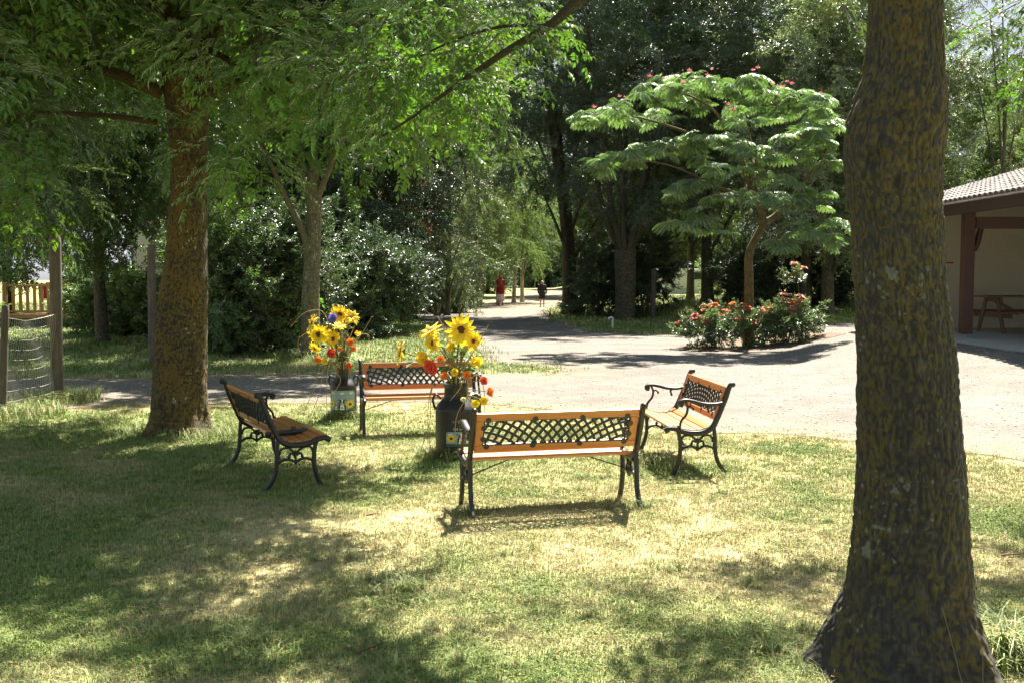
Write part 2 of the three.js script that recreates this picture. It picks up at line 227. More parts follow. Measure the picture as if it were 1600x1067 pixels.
// a spray of feather leaves (ash): rachis with leaflets in pairs
function ashSpray(seed, { len = 0.5, fronds = 8, rachis = 0.2, pairs = 4, L = 0.062, W = 0.03 }) {
  const R = rngOf(seed), b = new Leaves(), rv = (k) => V((R() - 0.5) * 2 * k, (R() - 0.5) * 2 * k, (R() - 0.5) * 2 * k), axis = (t) => V(0.06 * Math.sin(t * 4 + seed), -0.16 * t * t, t).multiplyScalar(len);
  b.twig(axis(0), axis(0.55), 0.006, WOOD); b.twig(axis(0.55), axis(1), 0.004, WOOD);
  for (let j = 0; j < fronds; j++) {
    const t = 0.2 + (0.8 * j) / (fronds - 1), a = axis(t), ang = (j * 2.4 + R()) , fd = V(Math.cos(ang) * 0.9, 0.35 + 0.35 * Math.sin(ang) + 0.25 * (R() - 0.5), 0.55 + (t > 0.9 ? 0.8 : 0)).normalize(), fl = rachis * (0.75 + 0.5 * R()), v = 0.75 + 0.5 * R();
    const point = (s) => a.clone().addScaledVector(fd, fl * s).add(V(0, -0.25 * fl * s * s, 0));
    b.twig(a, point(0.5), 0.0018, [0.4, 0.42, 0.25]); b.twig(point(0.5), point(1), 0.0014, [0.4, 0.42, 0.25]);
    for (let k = 0; k < pairs; k++) { const s = 0.3 + (0.62 * k) / pairs, q = point(s), tg = point(s + 0.1).sub(q).normalize(), side = tg.clone().cross(V(0, 1, 0)).normalize(); for (const e of [-1, 1]) { const z = 0.8 + 0.4 * R(); b.leaf(q, tg.clone().multiplyScalar(0.55).addScaledVector(side, e).add(rv(0.25)).add(V(0, -0.12, 0)).normalize(), V(0, 1, 0).add(rv(0.55)).normalize(), L * z, W * z, 0.14, [v * (0.85 + 0.3 * R()), v * (0.92 + 0.16 * R()), v * (0.75 + 0.3 * R())], 0.22); } }
    b.leaf(point(0.97), point(1).sub(point(0.9)).normalize().add(V(0, -0.3, 0)).normalize(), V(0, 1, 0).add(rv(0.3)).normalize(), L * 1.1, W * 1.1, 0.12, [v, v, v * 0.9], 0.2);
  }
  return b.build();
}
// silk-tree spray: a fan of fern-like leaves round a shoot tip
function fernSpray(seed) {
  const R = rngOf(seed), b = new Leaves(), n = 8;
  for (let j = 0; j < n; j++) {
    const ang = (j / (n - 1) - 0.5) * 3.9 + (R() - 0.5) * 0.4, fd = V(Math.sin(ang), 0.12 + 0.25 * R(), Math.cos(ang) + 0.15).normalize(), fl = 0.36 + 0.16 * R(), v = 0.8 + 0.4 * R();
    const point = (s) => V(0, 0, 0).addScaledVector(fd, fl * s).add(V(0, -0.5 * fl * s * s, 0));
    b.twig(point(0), point(0.5), 0.003, [0.7, 0.75, 0.4]); b.twig(point(0.5), point(1), 0.002, [0.7, 0.75, 0.4]);
    for (let k = 0; k < 10; k++) { const s = 0.16 + 0.084 * k, q = point(s), tg = point(s + 0.05).sub(q).normalize(), side = tg.clone().cross(V(0, 1, 0)).normalize(), pl = 0.125 * (0.65 + 0.55 * Math.sin(Math.PI * (0.25 + 0.6 * s))); for (const e of [-1, 1]) b.leaf(q, tg.clone().multiplyScalar(0.75).addScaledVector(side, e).add(V(0, -0.2 - 0.3 * R(), 0)).normalize(), V(0, 1, 0).add(V((R() - 0.5) * 0.3, 0, (R() - 0.5) * 0.3)).normalize(), pl, 0.026, 0.16, [v * (0.9 + 0.2 * R()), v, v * (0.8 + 0.3 * R())], 0.3); }
  }
  return b.build();
}
const sprays = {
  ash: [1, 2, 3, 4].map((s) => ashSpray(100 + s, {})),
  ashBig: [1, 2, 3].map((s) => ashSpray(120 + s, { len: 0.85, fronds: 12, rachis: 0.3, pairs: 5, L: 0.105, W: 0.042 })),
  broad: [1, 2, 3, 4].map((s) => bough(200 + s, {})),
  fine: [1, 2, 3].map((s) => bough(220 + s, { len: 1.0, twigs: 16, per: 24, L: 0.07, W: 0.032, droop: 0.35, hang: 0.3 })),
  willow: [1, 2, 3].map((s) => bough(240 + s, { len: 1.2, twigs: 15, per: 26, L: 0.085, W: 0.022, droop: 0.9, hang: 0.75, upright: 0.3 })),
  shrub: [1, 2, 3].map((s) => bough(260 + s, { len: 0.55, twigs: 11, per: 17, L: 0.06, W: 0.034, droop: 0.2, hang: 0.1 })),
  fern: [1, 2, 3].map((s) => fernSpray(280 + s)),
  rose: [1, 2].map((s) => bough(300 + s, { len: 0.34, twigs: 9, per: 13, L: 0.05, W: 0.032, droop: 0.1, hang: 0.05, upright: 1.3 })),
  big: [1, 2, 3].map((s) => bough(320 + s, { len: 1.9, twigs: 14, per: 22, L: 0.17, W: 0.1, droop: 0.3 })),
};
// puts sprays at [position, outward direction, scale, tint] under a tree
function crown(name, kind, spots, material, parent, seed) {
  const R = rngOf(seed), forms = sprays[kind], per = forms.map(() => []), up = V(0, 1, 0);
  for (const s of spots) per[Math.floor(R() * forms.length)].push(s);
  per.forEach((list, k) => {
    if (!list.length) return;
    const o = shadows(new THREE.InstancedMesh(forms[k], material, list.length)); o.name = name; o.userData.kind = 'stuff';
    list.forEach(([p, d, sc, tint], i) => {
      const z = d.clone().normalize(), x = up.clone().cross(z); if (x.lengthSq() < 1e-4) x.set(1, 0, 0); x.normalize(); const y = z.clone().cross(x), m = new THREE.Matrix4().makeBasis(x, y, z).multiply(new THREE.Matrix4().makeRotationZ((R() - 0.5) * 0.9));
      m.scale(V(sc, sc, sc)).setPosition(p); o.setMatrixAt(i, m); o.setColorAt(i, new THREE.Color().setRGB(...tint));
    });
    parent.add(o);
  });
}
function fill(blobs, per, seed, { scale = [0.8, 1.25], tint = 0.22, droop = 0.1, shell = 0.45 } = {}) {
  const R = rngOf(seed), out = [];
  for (const [cx, cy, cz, rx, ry, rz, k = 1] of blobs) {
    const n = Math.round(per * k * Math.pow(rx * ry * rz, 2 / 3)), bt = 1 + (R() - 0.5) * tint;
    for (let i = 0; i < n; i++) { const a = R() * Math.PI * 2, h = R() * 2 - 1, s = Math.sqrt(1 - h * h), r = Math.pow(R(), shell), d = V(Math.cos(a) * s, h, Math.sin(a) * s), t = bt * (1 + (R() - 0.5) * tint); out.push([V(cx + d.x * rx * r, cy + d.y * ry * r, cz + d.z * rz * r), d.add(V((R() - 0.5) * 0.8, -droop + (R() - 0.5) * 0.4, (R() - 0.5) * 0.8)), lerp(scale[0], scale[1], R()), [t * (0.9 + 0.25 * R()), t, t * (0.85 + 0.25 * R())]]); }
  }
  return out;
}
const limbTube = (pts, r0, r1, seg = 7, n = 14) => tube(smooth(pts, n), (t) => lerp(r0, r1, Math.pow(t, 0.8)), seg);
const LM = {
  ash: leafMat([0.075, 0.17, 0.012], 0.5, 0.3, 0.4), mid: leafMat([0.09, 0.195, 0.016], 0.5, 0.4, 0.4), dark: leafMat([0.05, 0.1, 0.022], 0.3, 1, 0.3), green: leafMat([0.085, 0.17, 0.02], 0.42, 0.9, 0.32),
  silver: leafMat([0.085, 0.145, 0.04], 0.38, 1, 0.3), grey: leafMat([0.14, 0.21, 0.06], 0.4, 1, 0.32), light: leafMat([0.13, 0.23, 0.03], 0.48, 0.5, 0.4), copper: leafMat([0.12, 0.03, 0.02], 0.35, 0.4, 0.4), silk: leafMat([0.14, 0.25, 0.05], 0.5, 1, 0.32), rose: leafMat([0.1, 0.17, 0.045], 0.35, 1, 0.3),
};
// a tree of the wood behind: trunk with limbs, and a crown of lumps
function woodTree(name, label, x, z, { h = 14, r = 4, base = 2.5, kind = 'broad', mat = LM.green, bark = barkDark, n = 9, per = 26, trunk = 0.22, lean = [0, 0], stems = 1, seed, group = 'trees of the wood behind the lawn', scale = [0.8, 1.25], squash = 0.75, category = 'tree', fan }) {
  const R = rngOf(seed), y0 = groundH(x, z), t = thing(name, label, category, [x, y0, z], 0, group), blobs = [], wood = [];
  const top = V(lean[0], h * 0.82, lean[1]);
  for (let i = 0; i < n; i++) { const f = (i + 0.5) / n, y = lerp(base + r * 0.3, h - r * 0.32, f), w = r * Math.pow(Math.sin(Math.PI * lerp(0.22, 0.9, f)), 0.7) * 0.62, a = i * 2.4 + R() * 1.2, q = r * lerp(0.36, 0.62, R()); blobs.push([lean[0] * f + Math.cos(a) * w, y, lean[1] * f + Math.sin(a) * w, q, q * squash, q]); }
  blobs.push([lean[0] * 0.5, lerp(base, h, 0.55), lean[1] * 0.5, r * 0.55, (h - base) * 0.34, r * 0.55, 0.7]);
  if (fan) {                                                          // cut back to a head, limbs fanning out of it
    wood.push(tube(smooth([[0, -0.1, 0], [0.03, fan * 0.5, 0], [0, fan, 0]], 8), (f) => trunk * (f < 0.1 ? 1.25 : 1 + 0.12 * f), 14));
    for (let k = 0; k < 9; k++) { const a = k * 2.4, e = V(Math.cos(a) * r * 0.55, h * (0.55 + 0.3 * R()), Math.sin(a) * r * 0.4), o = V(Math.cos(a) * trunk * 0.5, fan - 0.1, Math.sin(a) * trunk * 0.5); wood.push(limbTube([o, V(o.x * 2 + e.x * 0.22, lerp(fan, e.y, 0.22), o.z * 2 + e.z * 0.2), V(e.x * 0.62, lerp(fan, e.y, 0.6), e.z * 0.62), e], 0.13, 0.03, 7, 14)); }
  }
  for (let s = 0; s < (fan ? 0 : stems); s++) {
    const o = stems > 1 ? V((R() - 0.5) * r * 0.35, 0, (R() - 0.5) * r * 0.3) : V(0, 0, 0), path = smooth([o.clone().add(V(0, -0.1, 0)), o.clone().add(V(lean[0] * 0.1 + (R() - 0.5) * 0.2, h * 0.2, 0)), V(o.x * 1.6 + lean[0] * 0.5, h * 0.5, lean[1] * 0.5 + o.z), top.clone().add(o)], 18);
    wood.push(tube(path, (f) => trunk * (f < 0.04 ? 1.35 : 1) * (1 - 0.85 * f), 10, { uvx: 1 }));
    blobs.forEach((b, i) => { if (i % stems !== s) return; const p = path[Math.max(2, Math.min(16, Math.floor((b[1] / h) * 0.72 * 18)))]; wood.push(limbTube([p, p.clone().lerp(V(b[0], b[1], b[2]), 0.5).add(V(0, 0.2, 0)), V(b[0], b[1], b[2])], trunk * 0.36, 0.02, 5, 6)); });
  }
  const g = join(wood); mesh('trunk', g, bark, t);
  crown('crown', kind, fill(blobs, per, seed + 7, { scale }), mat, t, seed + 9);
  return t;
}
// ---------------------------------------------------------------- the two near ash trees and the pale one between the benches and the wood
{
  const t = thing('ash_tree', 'large tree with lichen-covered brown trunk beside the left bench', 'tree', [-3.52, 0, -10.8], 0, 'big trees on the lawn');
  const rows = [[-0.05, 0, 0, 0.4], [0, 0, 0, 0.38], [0.18, 0.02, 0, 0.31], [0.51, 0.04, 0, 0.28], [0.85, 0.055, 0, 0.272], [1.18, 0.065, 0, 0.262], [1.52, 0.1, 0, 0.24], [1.85, 0.13, 0, 0.213], [2.18, 0.155, 0, 0.196], [2.51, 0.175, 0, 0.186], [2.84, 0.185, 0, 0.18], [3.16, 0.18, 0, 0.2], [3.49, 0.17, 0, 0.225], [3.81, 0.175, 0, 0.235], [4.05, 0.17, 0, 0.2], [4.5, 0.12, 0, 0.15], [5.5, 0.05, -0.1, 0.11], [7, 0, -0.2, 0.06]];
  mesh('trunk', trunkGeometry(rows, { seg: 80, step: 0.025, seed: 402, furrow: 0.014, fu: 84, fv: 12, flare: 0.28, knots: [[0.27, 2.62, 0.075, 0.035], [0.2, 3.3, 0.16, 0.02]] }), barkLeft, t);
  const L = [[[[0.2, 3.75, 0.02], [0.38, 4.05, 0.05], [0.58, 4.33, 0.1], [0.7, 4.6, 0.1], [1.1, 5.6, 0.2]], 0.14, 0.05], [[[0.28, 3.35, 0.1], [0.55, 3.5, 0.25], [0.87, 3.56, 0.35], [1.15, 3.44, 0.55], [1.45, 3.56, 0.7], [1.8, 3.75, 0.8]], 0.075, 0.025], [[[0.3, 4.0, 0], [0.6, 3.85, 0.1], [0.85, 3.65, 0.2], [1.1, 3.45, 0.55]], 0.04, 0.025],
    [[[-0.05, 3.5, 0.1], [-0.6, 3.7, 0.4], [-1.3, 3.8, 0.6], [-2.2, 3.5, 0.4], [-2.9, 3.0, 0]], 0.07, 0.015], [[[0.05, 4.3, 0], [-0.9, 4.9, 0.6], [-2.2, 5.3, 0.9]], 0.08, 0.02], [[[0.05, 4.6, 0], [1.0, 5.3, 0.4], [2.1, 5.7, 0.6]], 0.07, 0.02], [[[-0.1, 3.2, 0.15], [-0.5, 3.2, 0.6], [-1.1, 3.1, 1.1], [-1.6, 2.7, 1.0]], 0.035, 0.01], [[[0.1, 5.2, 0], [0.4, 6.5, -0.6], [0.2, 7.8, -1]], 0.07, 0.02]];
  for (const [p, a, b] of L) mesh('limb', limbTube(p, a, b, 9, 22), barkLeft, t);
  const low = [[-1.7, 4.0, 0.6, 1.3, 0.75, 1.2], [-2.9, 3.5, -0.2, 1.2, 0.75, 1.2], [-1.0, 3.3, 1.2, 0.65, 0.4, 0.7, 0.8], [-1.95, 2.75, -0.8, 0.7, 0.35, 0.7, 0.7], [-0.7, 4.4, 1.0, 0.9, 0.4, 0.7], [-2.4, 3.1, 0.9, 0.8, 0.5, 0.6, 0.8], [1.2, 4.0, 0.8, 0.8, 0.5, 0.9, 0.8], [2.0, 4.4, 0.3, 1.1, 0.5, 1.1, 0.8], [0.75, 2.95, 0.3, 0.35, 0.35, 0.4, 0.6], [2.0, 3.6, 0.6, 0.4, 0.25, 0.4, 0.6]];
  const high = [[-0.1, 6.2, 0, 3.1, 1.5, 2.4], [-2.2, 5.5, 0.8, 1.9, 1.1, 1.9], [1.5, 5.6, 0.5, 1.2, 0.8, 1.1], [0, 7.9, -0.3, 2.4, 1.4, 2.3], [-2.6, 6.0, -1.6, 1.7, 0.9, 1.3], [-1.2, 6.5, -2.5, 1.8, 0.9, 1.1]];
  crown('crown', 'ash', fill(low, 210, 11, { scale: [0.7, 1.2], droop: 0.35, shell: 0.55, tint: 0.5 }), LM.ash, t, 12);
  crown('crown', 'ashBig', fill(high, 66, 13, { scale: [0.9, 1.4], droop: 0.2, shell: 0.6 }), LM.ash, t, 14);
}
{
  const t = thing('ash_tree', 'thick tree trunk with yellow and grey lichen in the right foreground', 'tree', [1.64, 0, -4.19], 0, 'big trees on the lawn');
  const rows = [[-0.05, 0, 0, 0.44], [0, 0, 0, 0.405], [0.07, 0, 0, 0.36], [0.15, 0, 0, 0.325], [0.26, 0, 0, 0.283], [0.36, 0, 0, 0.253], [0.55, -0.005, 0, 0.226], [0.82, -0.01, 0, 0.21], [1.08, -0.025, 0, 0.197], [1.34, -0.04, 0, 0.188], [1.6, -0.07, 0, 0.178], [1.86, -0.09, 0, 0.18], [2.08, -0.11, 0, 0.19], [2.24, -0.105, 0, 0.193], [2.39, -0.09, 0, 0.17], [2.49, -0.08, 0, 0.152], [2.74, -0.08, 0, 0.14], [3.4, -0.05, -0.05, 0.14], [4.4, 0, -0.1, 0.13], [6, 0.1, -0.3, 0.08]];
  mesh('trunk', trunkGeometry(rows, { seg: 150, step: 0.014, seed: 401, furrow: 0.011, fu: 50, fv: 14, flare: 0.3, lump: 0.045, knots: [[0.19, 0.93, 0.05, 0.022], [0.36, 2.1, 0.09, 0.03], [0.29, 2.02, 0.06, 0.02], [0.2, 2.32, 0.09, 0.012]] }), barkRight, t);
  const L = [[[[-0.05, 3.3, 0], [-0.4, 3.55, -0.9], [-0.75, 3.55, -1.5], [-1.25, 3.26, -2.0], [-1.41, 3.16, -2.2], [-1.64, 3.07, -2.4], [-1.89, 2.95, -2.6], [-2.11, 2.84, -2.8], [-2.34, 2.72, -3.0], [-2.6, 2.6, -3.2]], 0.055, 0.005], [[[-1.41, 3.16, -2.2], [-1.75, 3.24, -2.6], [-2.2, 3.2, -3.1], [-2.7, 3.0, -3.5]], 0.015, 0.005], [[[-0.07, 2.72, 0], [-0.2, 2.92, 0.0], [-0.33, 3.15, -0.1], [-0.6, 3.7, -0.5]], 0.03, 0.014],
    [[[0, 3.9, -0.1], [0.7, 4.7, -1.8], [1.4, 5.2, -3.6], [1.8, 5.3, -4.4]], 0.09, 0.02], [[[0, 4.2, -0.1], [-0.9, 5.2, -1.6], [-1.6, 5.6, -2.8]], 0.07, 0.02], [[[0, 4.4, 0], [0.5, 5.6, 1], [0.8, 6.6, 1.6]], 0.07, 0.02], [[[0.05, 4, 0], [1.2, 4.4, -1.8], [2.3, 3.9, -3.6]], 0.05, 0.012]];
  for (const [p, a, b] of L) mesh('limb', limbTube(p, a, b, 9, 30), barkRight, t);
  const low = [[-1.62, 3.2, -2.4, 0.3, 0.16, 0.4, 0.8], [-1.95, 3.05, -2.8, 0.32, 0.2, 0.4, 0.9], [-2.3, 2.98, -3.1, 0.32, 0.2, 0.4], [-2.0, 3.5, -3.0, 0.75, 0.3, 0.7, 0.9], [-2.6, 3.35, -3.6, 0.6, 0.4, 0.5], [-2.75, 3.05, -3.4, 0.35, 0.22, 0.35, 0.8], [-0.3, 3.05, -0.75, 0.14, 0.1, 0.2, 0.8], [2.45, 3.75, -3.9, 0.3, 0.36, 0.4], [2.7, 3.2, -4.0, 0.12, 0.14, 0.2, 0.7]];
  const high = [[0, 6.4, -0.6, 2.3, 1.4, 2.2], [0.6, 6.6, 1.6, 1.8, 1.2, 1.6]];
  crown('crown', 'ash', fill(low, 150, 21, { scale: [0.6, 1.0], droop: 0.35, shell: 0.55, tint: 0.5 }), LM.ash, t, 22);
  const fore = [[1.15, 5.3, -4.0, 0.95, 0.35, 0.4], [2.6, 5.3, -4.2, 0.6, 0.3, 0.4], [-1.44, 5.1, -3.4, 0.8, 0.3, 0.35], [-2.4, 5.8, -3.9, 0.8, 0.3, 0.35]];
  crown('crown', 'ash', fill(fore, 190, 25, { scale: [0.7, 1.1], droop: 0.2, shell: 0.55 }), LM.ash, t, 26);
  crown('crown', 'ashBig', fill(high, 34, 23, { scale: [0.9, 1.4], droop: 0.2, shell: 0.6 }), LM.ash, t, 24);
}
{
  const t = thing('forked_tree', 'slender pale-barked forked tree behind the left flower can', 'tree', [-4.01, 0, -20.5]);
  const rows = [[-0.05, 0, 0, 0.22], [0, 0, 0, 0.205], [0.3, 0.01, 0, 0.19], [0.77, 0.015, 0, 0.183], [1.4, 0.035, 0, 0.172], [2.03, 0.07, 0, 0.16], [2.78, 0.105, 0, 0.146], [3.16, 0.115, 0, 0.15], [3.9, 0.1, 0, 0.095], [5.14, 0.16, 0, 0.075], [7, 0.1, 0, 0.05]];
  mesh('trunk', trunkGeometry(rows, { seg: 40, step: 0.06, seed: 403, furrow: 0.006, fu: 18, fv: 9, lump: 0.04 }), barkPale, t);
  for (const [p, a, b] of [[[[0.02, 2.0, 0.05], [-0.05, 2.38, 0.1], [-0.24, 2.84, 0.15], [-0.45, 3.28, 0.2], [-0.61, 3.65, 0.2], [-0.9, 4.4, 0.3], [-1.3, 5.4, 0.3]], 0.085, 0.03], [[[0.12, 3.0, 0], [0.24, 3.28, 0.05], [0.52, 3.9, 0.1], [0.75, 4.4, 0.2], [1.3, 5.2, 0.3]], 0.09, 0.025], [[[0.1, 3.1, 0.05], [-0.05, 3.4, 0.1], [-0.12, 3.7, 0.15], [-0.05, 4.6, 0.2]], 0.06, 0.02], [[[-0.45, 3.28, 0.2], [-0.66, 3.38, 0.25], [-1.0, 3.5, 0.3]], 0.02, 0.008], [[[0.15, 5, 0], [0.5, 6, -0.3], [1.3, 7, -0.5]], 0.05, 0.02]]) mesh('limb', limbTube(p, a, b, 8, 20), barkPale, t);
  crown('crown', 'ashBig', fill([[-0.2, 5.9, 0, 2.0, 1.4, 1.6], [1.9, 5.2, 0.5, 1.4, 1.0, 1.2], [-1.8, 5, 0.5, 1.5, 1.1, 1.3], [1.0, 4.6, 0.5, 0.8, 0.5, 0.8], [-1, 8, -0.5, 2.4, 1.6, 2.0], [2, 7.5, -0.5, 2.0, 1.5, 1.9], [-2.6, 6.2, 0, 1.2, 1, 1], [-2.4, 7.0, 2.2, 1.9, 1.0, 1.4], [0.6, 7.2, 1.8, 1.8, 1.0, 1.3], [0.35, 1.45, 0.2, 0.3, 0.18, 0.25, 0.5]], 40, 31, { scale: [0.7, 1.2], droop: 0.3, shell: 0.5 }), LM.mid, t, 32);
}
// ---------------------------------------------------------------- silk tree over the roses
{
  const t = thing('silk_tree', 'flat-topped silk tree with feathery leaves and pink blossom over the roses', 'tree', [5.4, groundH(5.4, -23.5), -23.5]);
  const yo = -groundH(5.4, -23.5), Y = (p) => p.map(([x, y, z]) => [x - 5.52, y + yo, z]);
  mesh('trunk', tube(smooth(Y([[5.52, 0, 0], [5.5, 0.8, 0], [5.49, 1.5, 0], [5.49, 2.15, 0], [5.66, 2.53, 0], [5.82, 2.85, 0]]), 30), (f) => 0.115 - 0.04 * f + (f < 0.08 ? 0.06 * (1 - f / 0.08) : 0), 14), barkGolden, t);
  for (const [p, a, b] of [[[[5.8, 2.8, 0], [5.74, 3.12, 0], [5.44, 3.7, 0.1], [5.14, 4.43, 0.2], [4.57, 5.3, 0.3], [3.8, 5.7, 0.4]], 0.1, 0.02], [[[5.82, 2.83, 0], [6.04, 2.97, 0], [6.35, 3.3, 0.1], [6.62, 3.7, 0.2], [7.1, 4.4, 0.3], [7.4, 4.9, 0.3]], 0.09, 0.02], [[[5.5, 3.6, 0.05], [5.15, 3.5, 0.3], [4.6, 3.6, 0.6], [3.6, 4.0, 0.9], [2.3, 4.2, 1.0]], 0.05, 0.012], [[[5.14, 4.43, 0.2], [4.2, 4.8, 0], [3, 5.2, -0.2], [1.8, 5.3, 0]], 0.05, 0.012], [[[5.6, 3.5, 0], [5.7, 4.5, -0.8], [5.6, 5.6, -1.2]], 0.06, 0.015], [[[6.3, 3.25, 0.1], [6.5, 3.1, 0.8], [6.9, 2.8, 1.3]], 0.035, 0.01], [[[5.82, 2.83, 0], [5.3, 2.9, 0.6], [4.6, 3.0, 1.1]], 0.03, 0.01]]) mesh('limb', limbTube(Y(p), a, b, 7, 18), barkGolden, t);
  // clusters of fern-like leaves on a broad dome and on a few lower limbs
  const R = rngOf(77), spots = [], bloom = [], lumps = [];
  for (let i = 0; i < 30; i++) { const f = (i + R()) / 30, x = 1.75 + 5.4 * f, z = (R() * 2 - 1) * 2.0 * Math.sin(Math.PI * (0.12 + 0.76 * f)); lumps.push([x, 5.25 + 0.9 * Math.sin(Math.PI * (0.06 + 0.84 * f)) - 0.14 * z * z - 0.45 * R() * R(), z, 0.3 + 0.25 * R(), 5 + Math.floor(R() * 5)]); }
  for (let i = 0; i < 11; i++) { const f = (i + R()) / 11; lumps.push([1.85 + 2.6 * f, 4.1 + 0.65 * f + 0.15 * R(), 0.4 + 0.8 * R(), 0.26 + 0.16 * f, 6]); }
  for (let i = 0; i < 26; i++) { const x = lerp(4.4, 7.3, R()), y = lerp(2.7 + 0.5 * Math.abs(x - 6.2), 5.3, R()); lumps.push([x, y, lerp(-0.4, 1.6, R()), 0.26 + 0.2 * R(), 4 + Math.floor(R() * 3)]); }
  for (const [x, y, z, r, n] of [[3.75, 3.6, 1.0, 0.3, 6], [4.1, 3.75, 1.0, 0.35, 7], [4.7, 3.55, 1.1, 0.35, 7], [3.75, 2.95, 1.1, 0.25, 5], [4.2, 3.05, 1.1, 0.3, 6], [4.6, 2.8, 1.1, 0.3, 5], [6.3, 2.75, 1.2, 0.35, 8], [6.9, 2.55, 1.2, 0.35, 8], [5.9, 2.45, 1.1, 0.25, 5], [7.2, 2.9, 0.9, 0.3, 7]]) lumps.push([x, y, z, r, n]);
  for (const [x, y, z, r, n] of lumps) { const ax = x - 5.3, az = z, al = Math.hypot(ax, az) || 1; for (let i = 0; i < n; i++) {
    const f = R() * Math.PI * 2, q = Math.sqrt(R()), p = V(x + Math.cos(f) * r * q - 5.52, y + 0.22 * (R() - 0.4) - 0.2 * q + yo, z + Math.sin(f) * r * q), t1 = 0.8 + 0.4 * R();
    spots.push([p, V(Math.cos(f) * q + (0.4 * ax) / al, 0.25 - 0.7 * R(), Math.sin(f) * q + (0.4 * az) / al), 0.42 + 0.38 * R(), [t1, t1, t1]]); if (y > 5 && R() < 0.1) bloom.push(p); } }
  crown('crown', 'fern', spots, LM.silk, t, 78);
  const puff = new Leaves(); for (let i = 0; i < 22; i++) { const a = R() * 6.3, h = 0.1 + R() * 0.9, d = V(Math.cos(a) * Math.sqrt(1 - h * h), h, Math.sin(a) * Math.sqrt(1 - h * h)); puff.leaf(V(0, 0, 0), d, V(R() - 0.5, R(), R() - 0.5).normalize(), 0.06 + 0.02 * R(), 0.012, 0.1, [1, 1, 1], 0); }
  const pg = puff.build(), pm = leafMat([0.6, 0.17, 0.19], 0.4, 0, 0.5);
  for (const p of bloom.slice(0, 46)) { const o = mesh('blossom', pg, pm, t); o.position.copy(p).add(V(0, 0.17, 0)); o.rotation.y = R() * 6; o.scale.setScalar(0.8 + 0.5 * R()); }
}
// ---------------------------------------------------------------- the wood behind
let sd = 1000;
const wood = (name, label, x, z, o) => woodTree(name, label, x, z, { seed: sd += 13, ...o });
// left, behind the holiday home
wood('broadleaf_tree', 'tall broadleaf tree at the far left edge behind the deck', -21, -40, { h: 15, r: 4.5, base: 3 });
wood('broadleaf_tree', 'tall broadleaf tree behind the deck and the fence post', -15.5, -44, { h: 16, r: 5, base: 3 });
wood('broadleaf_tree', 'tall dark tree rising behind the holiday home roof', -9.8, -43, { h: 15.5, r: 4.6, base: 3, mat: LM.dark });
wood('broadleaf_tree', 'spreading tree between the fence post and the holiday home', -9.9, -25, { h: 9.5, r: 3.3, base: 2.5, n: 10, kind: 'fine', mat: LM.green, per: 34, trunk: 0.17 });
wood('broadleaf_tree', 'bushy tree close behind the deck railing', -17.5, -36, { h: 8.5, r: 3.2, base: 1.5, mat: LM.light });
wood('broadleaf_tree', 'dense dark tree right of the holiday home', -6.6, -31, { h: 10, r: 3.0, base: 1.4, mat: LM.dark });
wood('broadleaf_tree', 'dark tree with a straight trunk behind the multi-stemmed shrub', -4.5, -34, { h: 10.5, r: 2.7, base: 2.6, mat: LM.dark, trunk: 0.2 });
wood('copper_tree', 'small tree with copper red leaves among the green ones', -3.55, -35, { h: 6.2, r: 0.9, base: 3.2, n: 5, kind: 'shrub', mat: LM.copper, trunk: 0.08, per: 34 });
wood('willow', 'grey-green drooping willow left of the lane', -2.9, -42, { h: 8.2, r: 2.0, base: 0.9, kind: 'willow', mat: LM.grey, trunk: 0.14, stems: 2, per: 17 });
wood('willow', 'grey-green willow further along the left side of the lane', -3.6, -49, { h: 9, r: 2.2, base: 1.0, kind: 'willow', mat: LM.grey, trunk: 0.14, stems: 3, per: 16 });
wood('broadleaf_tree', 'tall dark tree behind the willows left of the lane', -7, -62, { h: 19, r: 6, base: 3, mat: LM.green, kind: 'big', per: 11 });
wood('broadleaf_tree', 'tall tree behind the birches at the left of the lane', -4.5, -80, { h: 20, r: 6, base: 4, mat: LM.green, kind: 'big', per: 11 });
for (const [x, z, h, label] of [[-0.75, -57.5, 10, 'white-stemmed birch just left of the walking woman'], [0.1, -62, 9.5, 'leaning pale birch right of the walking woman'], [0.62, -63, 9, 'rightmost pale birch at the edge of the lane'], [-1.7, -56, 9, 'thin birch left of the walking woman, second from the lane'], [-2.4, -54.5, 8.5, 'thin birch beside the far willow']]) wood('birch', label, x, z, { h, r: 1.7, base: 2.6, kind: 'willow', mat: LM.light, bark: barkBirch, trunk: 0.14, per: 15, n: 7, group: 'birches along the lane', lean: [0.4, 0] });
// far end of the lane
for (const [x, z, h, label] of [[-6, -105, 15, 'far tree left of the end of the lane'], [4.5, -142, 14, 'tree closing the end of the lane'], [11, -122, 16, 'far tree just right of the end of the lane'], [19, -112, 15, 'far tree behind the pollard tree']]) wood('broadleaf_tree', label, x, z, { h, r: 6, base: 1.5, kind: 'big', per: 10, mat: LM.light });
